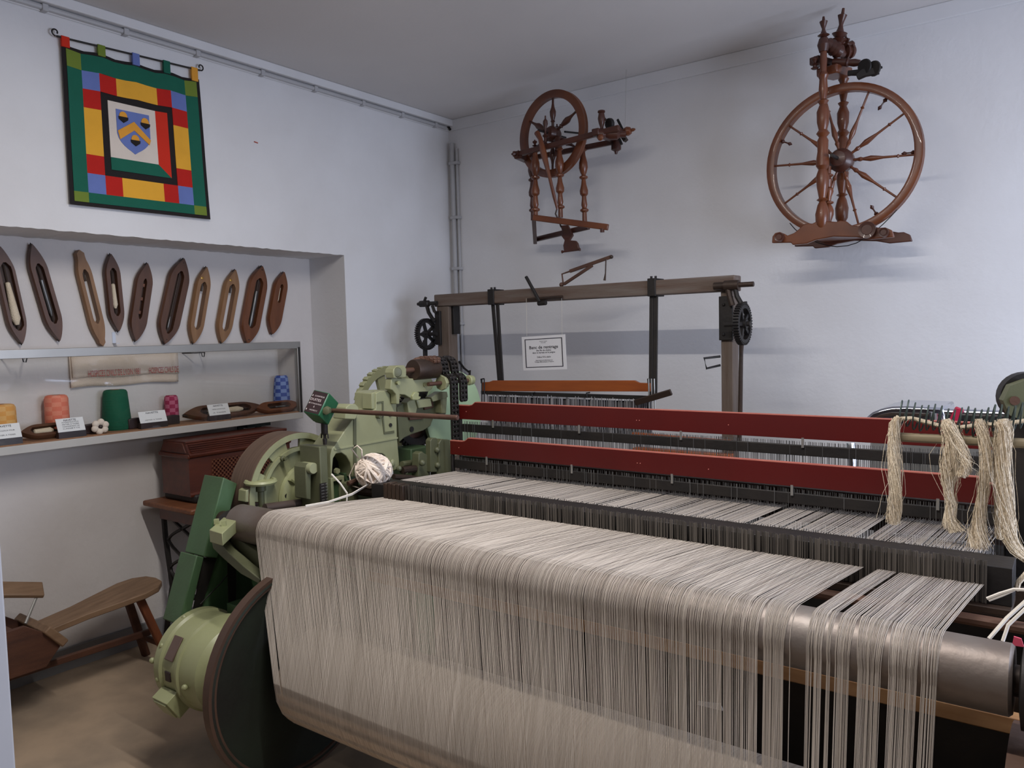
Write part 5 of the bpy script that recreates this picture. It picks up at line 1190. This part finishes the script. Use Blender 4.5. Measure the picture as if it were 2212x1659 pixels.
MB().bb((xl1 + 0.002, YK + 0.03, zb_ - 0.17), (xl1 + 0.02, YK + 0.09, zb_)).build('iron_strap', M_black, DF, bevel=0.002)
MB().bb((xl0 - 0.004, YK - 0.012, K(945, 745).z), (xl0 + 0.038, YK + 0.006, K(945, 672).z)).build('iron_plate', M_black, DF, bevel=0.003)
MB().bb((xr0 - 0.004, YK - 0.010, K(1565, 735).z), (xr1 + 0.004, YK + 0.006, K(1565, 640).z)).build('iron_plate', M_black, DF, bevel=0.003)
for a, b in ((1565, 658), (1565, 722)): MB().ball(K(a, b) - V((0, 0.012, 0)), 0.008, 8, 5).build('bolt', M_black, DF)
for gx, (a, b) in ((-3.285, (918, 722)), (-1.275, (1598, 700))):
    g = P(a, b, x=gx); w = MB(); gear(w, g, (1, 0, 0), 0.088, 0.016, 0.026, 44, 0.009, 5, 0.022, 0.016, n=44); w.build('gear_wheel', M_black, DF)
    MB().tube([(g.x + 0.05 if gx > -2 else g.x - 0.03, g.y, g.z), (xl0 + 0.02 if gx < -2 else xr1 - 0.005, g.y, g.z)], 0.012, 10).build('gear_axle', M_black, DF)
MB().bar(P(918, 735, x=-3.29), P(918, 800, x=-3.29) + V((0, 0, -0.3)), 0.03, 0.014).build('lever_bar', M_black, DF, bevel=0.002)
MB().tube([K(1596, 690, 3.57), K(1603, 715, 3.57), K(1601, 760, 3.57), K(1599, 895, 3.57), K(1597, 960, 3.57)], [0.014, 0.016, 0.010, 0.011, 0.011], 8).build('lever_bar', M_dark, DF)
MB().ball(K(1611, 703, 3.56), 0.014, 8, 6).build('pivot_bolt', M_black, DF)
MB().bar(K(1600, 658, 3.58), K(1613, 656, 3.58), 0.02, 0.022).build('stop_block', M_black, DF)
# top shaft ends and curved brackets
zs = K(1560, 618).z
MB().lathe([(0.010, 0), (0.010, 0.02), (0.02, 0.022), (0.02, 0.09), (0.012, 0.095), (0.012, 0.16)], (K(905, 656).x, YK - 0.01, K(905, 657).z), (1, 0, 0), 14).build('shaft_end', M_black, DF)
MB().lathe([(0.018, 0), (0.018, 0.05), (0.024, 0.052), (0.024, 0.12), (0.012, 0.122), (0.012, 0.19)], (K(1546, 617).x, YK - 0.02, zs), (1, 0, 0), 14).build('shaft_end', M_dark, DF)
MB().tube([K(922, 660, 3.59), K(926, 675, 3.59), K(934, 688, 3.59), K(941, 694, 3.59)], 0.012, 8).build('curved_bracket', M_black, DF)
MB().tube([K(934, 660, 3.58), K(938, 672, 3.58), K(942, 676, 3.58)], 0.010, 8).build('curved_bracket', M_black, DF)
MB().tube([K(1588, 622, 3.58), K(1592, 640, 3.58), K(1601, 656, 3.58)], 0.012, 8).build('curved_bracket', M_black, DF)
MB().tube([K(1572, 622, 3.58), K(1576, 640, 3.58), K(1582, 660, 3.58)], 0.014, 8).build('curved_bracket', M_dark, DF)
MB().tube([K(917, 650, 3.58), K(920, 642, 3.58)], 0.009, 6).build('shaft_pin', M_black, DF)
# hanging iron straps with clamps
for pts in ([(1064, 648), (1079, 828)], [(1074, 648), (1085, 828)], [(1408, 628), (1406, 862)], [(1417, 628), (1415, 862)]):
    MB().bar(K(*pts[0], 3.62), K(*pts[1], 3.56), 0.022, 0.010, up=(0, 1, 0)).build('iron_hanger', M_black, DF, bevel=0.002)
for a, b in ((1061, 636), (1408, 612)):
    q = K(a, b); MB().bb((q.x - 0.022, YK - 0.008, zb_ - 0.006), (q.x + 0.022, YK + 0.098, zt3 + 0.010)).build('beam_clamp', M_black, DF, bevel=0.003)
    for s_ in (-0.012, 0.012): MB().lathe([(0.007, 0), (0.007, 0.014)], (q.x + s_, YK + 0.02, zt3 + 0.008), (0, 0, 1), 6).build('clamp_nut', M_black, DF)
MB().bar(K(1136, 597, 3.56), K(1166, 652, 3.575), 0.018, 0.016).build('hand_lever', M_black, DF, bevel=0.004)
MB().tube([K(1140, 647, 3.58), K(1215, 641, 3.58)], 0.008, 8).build('lever_rod', M_dark, DF)
MB().lathe([(0.014, 0), (0.014, 0.05)], K(1163, 655, 3.585), (1, 0, 0.02), 10).build('lever_boss', M_black, DF)
# iron arm on top of the beam
MB().bar(K(1231, 586, 3.64), K(1322, 554, 3.64), 0.012, 0.018).build('iron_arm', M_rust, DF, bevel=0.002)
MB().tube([K(1231, 586, 3.64), K(1214, 592, 3.64), K(1217, 616, 3.64)], 0.005, 6).build('iron_arm', M_rust, DF)
MB().bar(K(1218, 614, 3.64), K(1280, 573, 3.64), 0.012, 0.016).build('iron_arm', M_rust, DF, bevel=0.002)
MB().tube([K(1309, 560, 3.63), K(1308, 590, 3.63), K(1306, 606, 3.63)], [0.004, 0.004, 0.008], 6).build('iron_drop', M_dark, DF)
MB().ball(K(1213, 615, 3.64), 0.013, 8, 6).build('arm_pivot', M_rust, DF)
MB().ball(K(1321, 555, 3.64), 0.010, 8, 6).build('arm_end', M_dark, DF)
# rectangular loop handle on the right post
MB().tube([K(1556, 770, 3.6), K(1521, 774, 3.55), K(1526, 796, 3.55), K(1556, 789, 3.6)], 0.006, 6).build('loop_handle', M_black, DF)
# heddle frame
hy = 3.50
prof = [(1040, 826), (1056, 825), (1064, 822), (1370, 822), (1380, 827), (1405, 828), (1405, 846), (1042, 845)]
hb = MB().prism([K(a, b, hy) for a, b in prof], (0, 0.018, 0)).build('heddle_board', M_orange, DF, bevel=0.002)
MB().bb((K(1040, 850, hy).x, hy - 0.004, K(1200, 857, hy).z), (K(1400, 850, hy).x, hy + 0.01, K(1200, 849, hy).z)).build('heddle_bar', M_black, DF)
w = MB(); xx = K(1048, 860, hy).x; x9 = K(1402, 860, hy).x; zq = K(1200, 857, hy).z
while xx < x9:
    w.box((xx, hy + R_.gauss(0, 0.01), zq - 0.17 + R_.gauss(0, 0.004)), (R_.uniform(0.0012, 0.004), 0.002, 0.34)); xx += R_.uniform(0.003, 0.010)
M_hedw = mat('cotton_heddles', (176, 174, 176), 0.7, c2=(70, 68, 70), scale=1.0, amt=1.0, stretch=(160, 160, 1))
w.build('heddles', M_hedw, DF, smooth=0, recalc=False, kind='stuff')
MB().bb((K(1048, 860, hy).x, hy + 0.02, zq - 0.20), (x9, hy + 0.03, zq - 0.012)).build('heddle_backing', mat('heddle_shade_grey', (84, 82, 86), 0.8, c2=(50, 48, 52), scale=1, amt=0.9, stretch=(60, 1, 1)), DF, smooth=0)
for a in (1401, 1407, 1413): MB().tube([K(a, 818, hy - 0.02), K(a + 2, 905, hy - 0.02)], 0.004, 6).build('side_wire', M_alu, DF)
for a in (1041, 1046): MB().tube([K(a, 818, hy - 0.01), K(a, 905, hy - 0.01)], 0.004, 6).build('side_wire', M_black, DF)
for a, b in ((1040, 822), (1150, 852), (1268, 852), (1400, 822)): MB().tube([K(a, b + 6, hy - 0.01), K(a - 1, b - 3, hy - 0.01), K(a + 6, b - 4, hy - 0.01)], 0.004, 6).build('wire_hook', M_black, DF)
MB().bar(K(1372, 870, hy - 0.03), K(1450, 847, hy - 0.03), 0.014, 0.03, up=(0, -0.3, 1)).build('flat_bar', M_dark, DF, bevel=0.002)
MB().bar(K(1366, 940, 3.45), K(1578, 958, 3.45), 0.03, 0.03).build('wood_strip', M_orange, DF, bevel=0.003)
MB().bb((K(1366, 940, 3.45).x, 3.45, 0.93), (K(1578, 958, 3.45).x, 3.5, 0.97)).build('front_rail', M_orange, DF, bevel=0.004)

# ================================================================== hanging sign
sy_ = 3.70
s00, s10, s11, s01 = P(1128, 728, y=sy_), P(1222, 722, y=sy_), P(1222, 798, y=sy_), P(1128, 800, y=sy_)
SGN = thing('caption_sign', 'white sign reading Banc de rentrage hung from the timber beam', 'sign', (s00 + s11)/2)
x0, x1, z0, z1 = s00.x, s10.x, (s11.z + s01.z)/2, (s00.z + s10.z)/2; tilt = (s10.z - s00.z)/(x1 - x0); tv = V((1, 0, tilt)).normalized(); uv_ = V((-tilt, 0, 1)).normalized()
cc = V(((x0 + x1)/2, sy_, (z0 + z1)/2)); Ws, Hs = x1 - x0, z1 - z0
SM3 = Matrix((tv, V((0, 1, 0)), uv_)).transposed()
MB().box(cc, (Ws, 0.002, Hs), SM3).build('plastic_sleeve', M_card, SGN, smooth=0)
w = MB(); o_ = [cc + tv*(a*Ws*0.43) + uv_*(b*Hs*0.42) - V((0, 0.0018, 0)) for a, b in ((-1, -1), (1, -1), (1, 1), (-1, 1))]
i_ = [cc + tv*(a*Ws*0.412) + uv_*(b*Hs*0.40) - V((0, 0.0018, 0)) for a, b in ((-1, -1), (1, -1), (1, 1), (-1, 1))]
w.ringp(o_, i_, (0, -0.0008, 0)); w.build('black_border', M_ink, SGN, smooth=0)
w = MB()
for txt, v, sz, wdt_, bd in (('MUSEE DU TISSAGE', 0.335, 0.030, 0.17, 0), ('ET DE LA SOIERIE', 0.295, 0.026, 0.11, 0), ('Banc de rentrage', 0.165, 0.115, 0.66, 0.012), ('des fils de chaîne', 0.075, 0.06, 0.34, 0.008), ('dans le harnais et le peigne', 0.01, 0.06, 0.52, 0.008), ('Début XXe siècle', -0.12, 0.06, 0.31, 0.006), ('Appartenait précédemment aux', -0.215, 0.042, 0.39, 0.004), ('Tissages Mécaniques d’Yzeron', -0.262, 0.042, 0.44, 0.004)):
    w.text(txt, cc + uv_*(v*Hs) - V((0, 0.0022, 0)), tv, uv_, sz*Hs*1.15, bold=bd, width=wdt_*Ws)
w.build('printed_text', M_ink, SGN, smooth=0, recalc=False)
for a in (1137, 1213): MB().tube([P(a, 645 if a < 1200 else 640, y=3.59), P(a + 1, 726 if a < 1200 else 722, y=sy_)], 0.0014, 5).build('hanging_string', M_string, SGN)

# small cable behind the loom near the corner
MB().tube([P(992, 781, y=4.17), P(1002, 795, y=4.16), P(1012, 803, y=4.16), P(1015, 800, y=4.16), P(1014, 815, y=4.16), P(1014, 860, y=4.16), P(1014, 900, y=4.19)], 0.008, 6).build('black_cable', M_black, label='black cable plugged into the back wall behind the green disc', cat='cable')
# marks on the left wall
MB().bar(P(549, 306, x=XA + 0.003), P(557, 309, x=XA + 0.003), 0.004, 0.005).build('red_wall_plug', mat('red_plug', (176, 84, 72), 0.6), label='tiny red plug in the left wall right of the hanging', cat='wall plug')

# ================================================================== chrome machine behind the loom at the right
CH = thing('chrome_machine', 'polished chrome machine with a rounded hood behind the loom', 'machine', (-0.3, 3.5, 0))
hp = [(1866, 912), (1872, 901), (1884, 891), (1902, 884), (1925, 879), (1960, 878), (2038, 881), (2042, 905), (2042, 930), (1866, 930)]
MB().prism([P(a, b, y=3.38) for a, b in hp], (0, 0.3, 0)).build('chrome_hood', M_chrome, CH, smooth=40, bevel=0.008)
MB().prism([P(a, b, y=3.37) for a, b in [(1884, 905), (1900, 896), (1925, 891), (1990, 893), (2030, 895), (2030, 900), (1920, 899)]], (0, 0.02, 0)).build('hood_rib', M_dark, CH, bevel=0.002)
zr = P(2120, 892, y=3.36).z; xe = 0.55
MB().tube([(P(2040, 890, y=3.36).x, 3.36, zr), (xe, 3.36, zr)], 0.012, 12).build('chrome_rail', M_chrome, CH)
MB().bb((P(2040, 890, y=3.42).x, 3.42, zr - 0.05), (xe, 3.46, zr - 0.018)).build('dark_rail', M_black, CH, bevel=0.002)
for a in (2063, 2205):
    q = P(a, 898, y=3.34); MB().bar(q + V((-0.012, 0, -0.035)), q + V((0.016, 0, 0.03)), 0.02, 0.03).build('crimson_clip', M_clip, CH, bevel=0.004)
for a, b in ((2012, 905), (2020, 908)): MB().tube([P(a, b - 15, y=3.3), P(a, b + 20, y=3.3)], 0.009, 8).build('chrome_peg', M_chrome, CH)
MB().tube([P(1838, 958, y=3.35), P(1842, 1000, y=3.33), P(1842, 1100, y=3.33)], 0.018, 10).build('chrome_leg', M_chrome, CH)
xa_ = P(1866, 912, y=3.38).x
MB().bb((xa_ + 0.02, 3.40, 0.74), (xe, 3.66, P(1900, 935, y=3.4).z)).build('machine_body', M_alu, CH, bevel=0.006)
for lx in (xa_ + 0.05, xe - 0.05):
    for ly in (3.44, 3.62): MB().bb((lx - 0.02, ly - 0.02, 0), (lx + 0.02, ly + 0.02, 0.75)).build('leg', M_black, CH)
for a in (2176, 2200):
    MB().tube([P(a, 970, y=3.2), P(a + 6, 990, y=3.2), P(a + 6, 1015, y=3.2)], 0.006, 6).build('wire_fork', M_chrome, CH); MB().tube([P(a + 14, 972, y=3.2), P(a + 6, 990, y=3.2)], 0.006, 6).build('wire_fork', M_chrome, CH)
MB().bb((P(2150, 1000, y=3.2).x, 3.2, 0.7), (xe, 3.42, P(2190, 1012, y=3.2).z)).build('front_tray', M_black, CH)

# ================================================================== hemp hanks on their spring and pole
HY = 2.30
def Hh(px, py, dy=0.0): return P(px, py, y=HY + dy)
pole = MB().tube([Hh(1940, 944), Hh(2240, 959)], 0.0125, 12).build('grey_pole', M_rod, LOOM)
path = [Hh(*p) for p in [(1940, 893), (1985, 899), (2030, 907), (2075, 911), (2120, 909), (2165, 905), (2212, 900), (2260, 898)]]
def along(path, t):
    n = len(path) - 1; i = min(int(t*n), n - 1); return path[i].lerp(path[i + 1], t*n - i)
pts = []; turns = 22
for k in range(turns*14 + 1):
    a = 2*math.pi*k/14; t = k/(turns*14); c = along(path, t)
    pts.append(c + V((0.006*math.sin(a), 0.022*math.cos(a), 0.034*math.sin(a) + 0.005*math.sin(t*31))))
MB().tube(pts, 0.0022, 5).build('coil_spring', M_spring, label='stretched green grey coil spring holding the hemp hanks', cat='spring')
def fibre(mb, path, spread, r, rng, n=10, stray=0.0):
    o = V((rng.gauss(0, 1), rng.gauss(0, 1), rng.gauss(0, 1)*0.3)); ph = rng.uniform(0, 6.28); a0, a1 = rng.uniform(0, 0.06), rng.uniform(0.92, 1.0)
    pts = []
    for i in range(n):
        t = lerp(a0, a1, i/(n - 1)); c = along(path, t); sp = spread(t)
        pts.append(c + V((o.x*math.cos(ph + t*4) - o.y*math.sin(ph + t*4), o.y*math.cos(ph + t*4) + o.x*math.sin(ph + t*4), 0))*sp*0.62 + V((rng.gauss(0, 1), rng.gauss(0, 1), 0))*stray)
    mb.tube(pts, r, 3, cap=False)
def hank(pix, spread, label, nf=150, dy=0.0, core=0.9):
    sp0 = spread; spread = lambda q: sp0(q)*0.68
    path = [Hh(*p, dy) for p in pix]; rng = random.Random(len(label))
    t = thing('hemp_hank', label, 'hemp hank', path[-1], 'hemp hanks hanging from the spring')
    n = 18; MB().tube([along(path, i/(n - 1)) for i in range(n)], [spread(i/(n - 1))*core*rng.uniform(0.85, 1.15) for i in range(n)], 9).build('fibre_core', M_hemp, t, smooth=60)
    w = MB()
    for k in range(int(nf*1.7)): fibre(w, path, spread, 0.0008, rng, 10, 0.0012)
    w.build('fibres', M_hemp, t, smooth=60, recalc=False, kind='stuff')
    w = MB()
    for k in range(16): fibre(w, path, lambda q: spread(q)*2.0, 0.0005, rng, 9, 0.004)
    w.build('stray_fibres', M_hemp, t, smooth=60, recalc=False, kind='stuff')
hank([(1942, 900), (1932, 915), (1930, 960), (1933, 1010), (1936, 1060), (1934, 1100), (1930, 1132)], lambda t: 0.011 + 0.006*t, 'straight pale hemp hank, leftmost of the hanging hanks', 170, -0.022)
hank([(2046, 905), (2052, 925), (2062, 955), (2058, 985), (2052, 1020), (2048, 1055), (2056, 1090), (2050, 1125), (2062, 1148)], lambda t: 0.012 + 0.010*max(0, math.sin(t*math.pi*1.3))*(t < 0.6) + (0.014*(t - 0.85)/0.15 if t > 0.85 else 0), 'hemp hank with a bushy looped tuft halfway down', 190, -0.02)
hank([(2052, 912), (2072, 950), (2084, 985), (2088, 1010), (2078, 1030)], lambda t: 0.007 + 0.008*t, 'short bushy hemp tuft folded over beside the looped hank', 110, -0.035)
hank([(2116, 905), (2122, 930), (2130, 965), (2130, 1010), (2124, 1060), (2116, 1105), (2112, 1150), (2112, 1185)], lambda t: 0.011 + (0.020*(t - 0.75)/0.25 if t > 0.75 else 0), 'long hemp hank widening where it meets the warp', 170, -0.022)
hank([(2168, 905), (2172, 930), (2166, 980), (2168, 1050), (2176, 1110), (2180, 1160), (2200, 1195), (2225, 1215)], lambda t: 0.015, 'thick double hemp hank, rightmost of the hanging hanks', 200, -0.024)
hank([(2152, 908), (2156, 960), (2158, 1040), (2160, 1110), (2160, 1165)], lambda t: 0.010, 'thin hemp hank hanging against the thick rightmost one', 110, 0.028)
hank([(1936, 906), (1970, 903), (2000, 912), (2040, 922), (2080, 924), (2120, 916), (2160, 918), (2212, 909), (2250, 905)], lambda t: 0.009, 'horizontal hemp roving threaded through the coil spring', 150, 0.0)
# ---- loose white strings and clutter at the right edge
w = MB(); w.tube([P(2132, 1293, y=1.95), P(2160, 1282, y=1.95), P(2190, 1273, y=1.95), P(2230, 1275, y=1.95)], 0.0035, 6); w.tube([P(2136, 1297, y=1.95), P(2165, 1286, y=1.95), P(2190, 1275, y=1.95)], 0.003, 6)
w.tube([P(2136, 1380, y=1.85), P(2175, 1335, y=1.88), P(2225, 1290, y=1.9)], 0.004, 6); w.tube([P(2166, 1385, y=1.85), P(2178, 1350, y=1.86), P(2225, 1305, y=1.88)], 0.0035, 6)
w.build('loose_white_strings', M_string, LOOM)
MB().prism([P(a, b, y=1.84) for a, b in [(2190, 1375), (2206, 1380), (2212, 1398), (2186, 1394)]], (0, 0.004, 0)).build('pink_tag', mat('pink_tag', (220, 84, 110), 0.6), LOOM)
MB().tube([P(2225, 1230, y=2.1), P(2200, 1258, y=2.1), P(2195, 1275, y=2.1)], 0.006, 6).build('rope', M_hemp, LOOM)
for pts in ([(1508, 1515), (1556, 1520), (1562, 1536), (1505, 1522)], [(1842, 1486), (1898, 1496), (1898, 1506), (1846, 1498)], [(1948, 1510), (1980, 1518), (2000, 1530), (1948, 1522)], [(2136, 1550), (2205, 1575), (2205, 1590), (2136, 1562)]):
    MB().prism([P(a, b, y=2.33) for a, b in pts], (0, 0.003, 0)).build('white_glint', M_card, LOOM, smooth=0)  # white plates stand in for window reflections between the threads
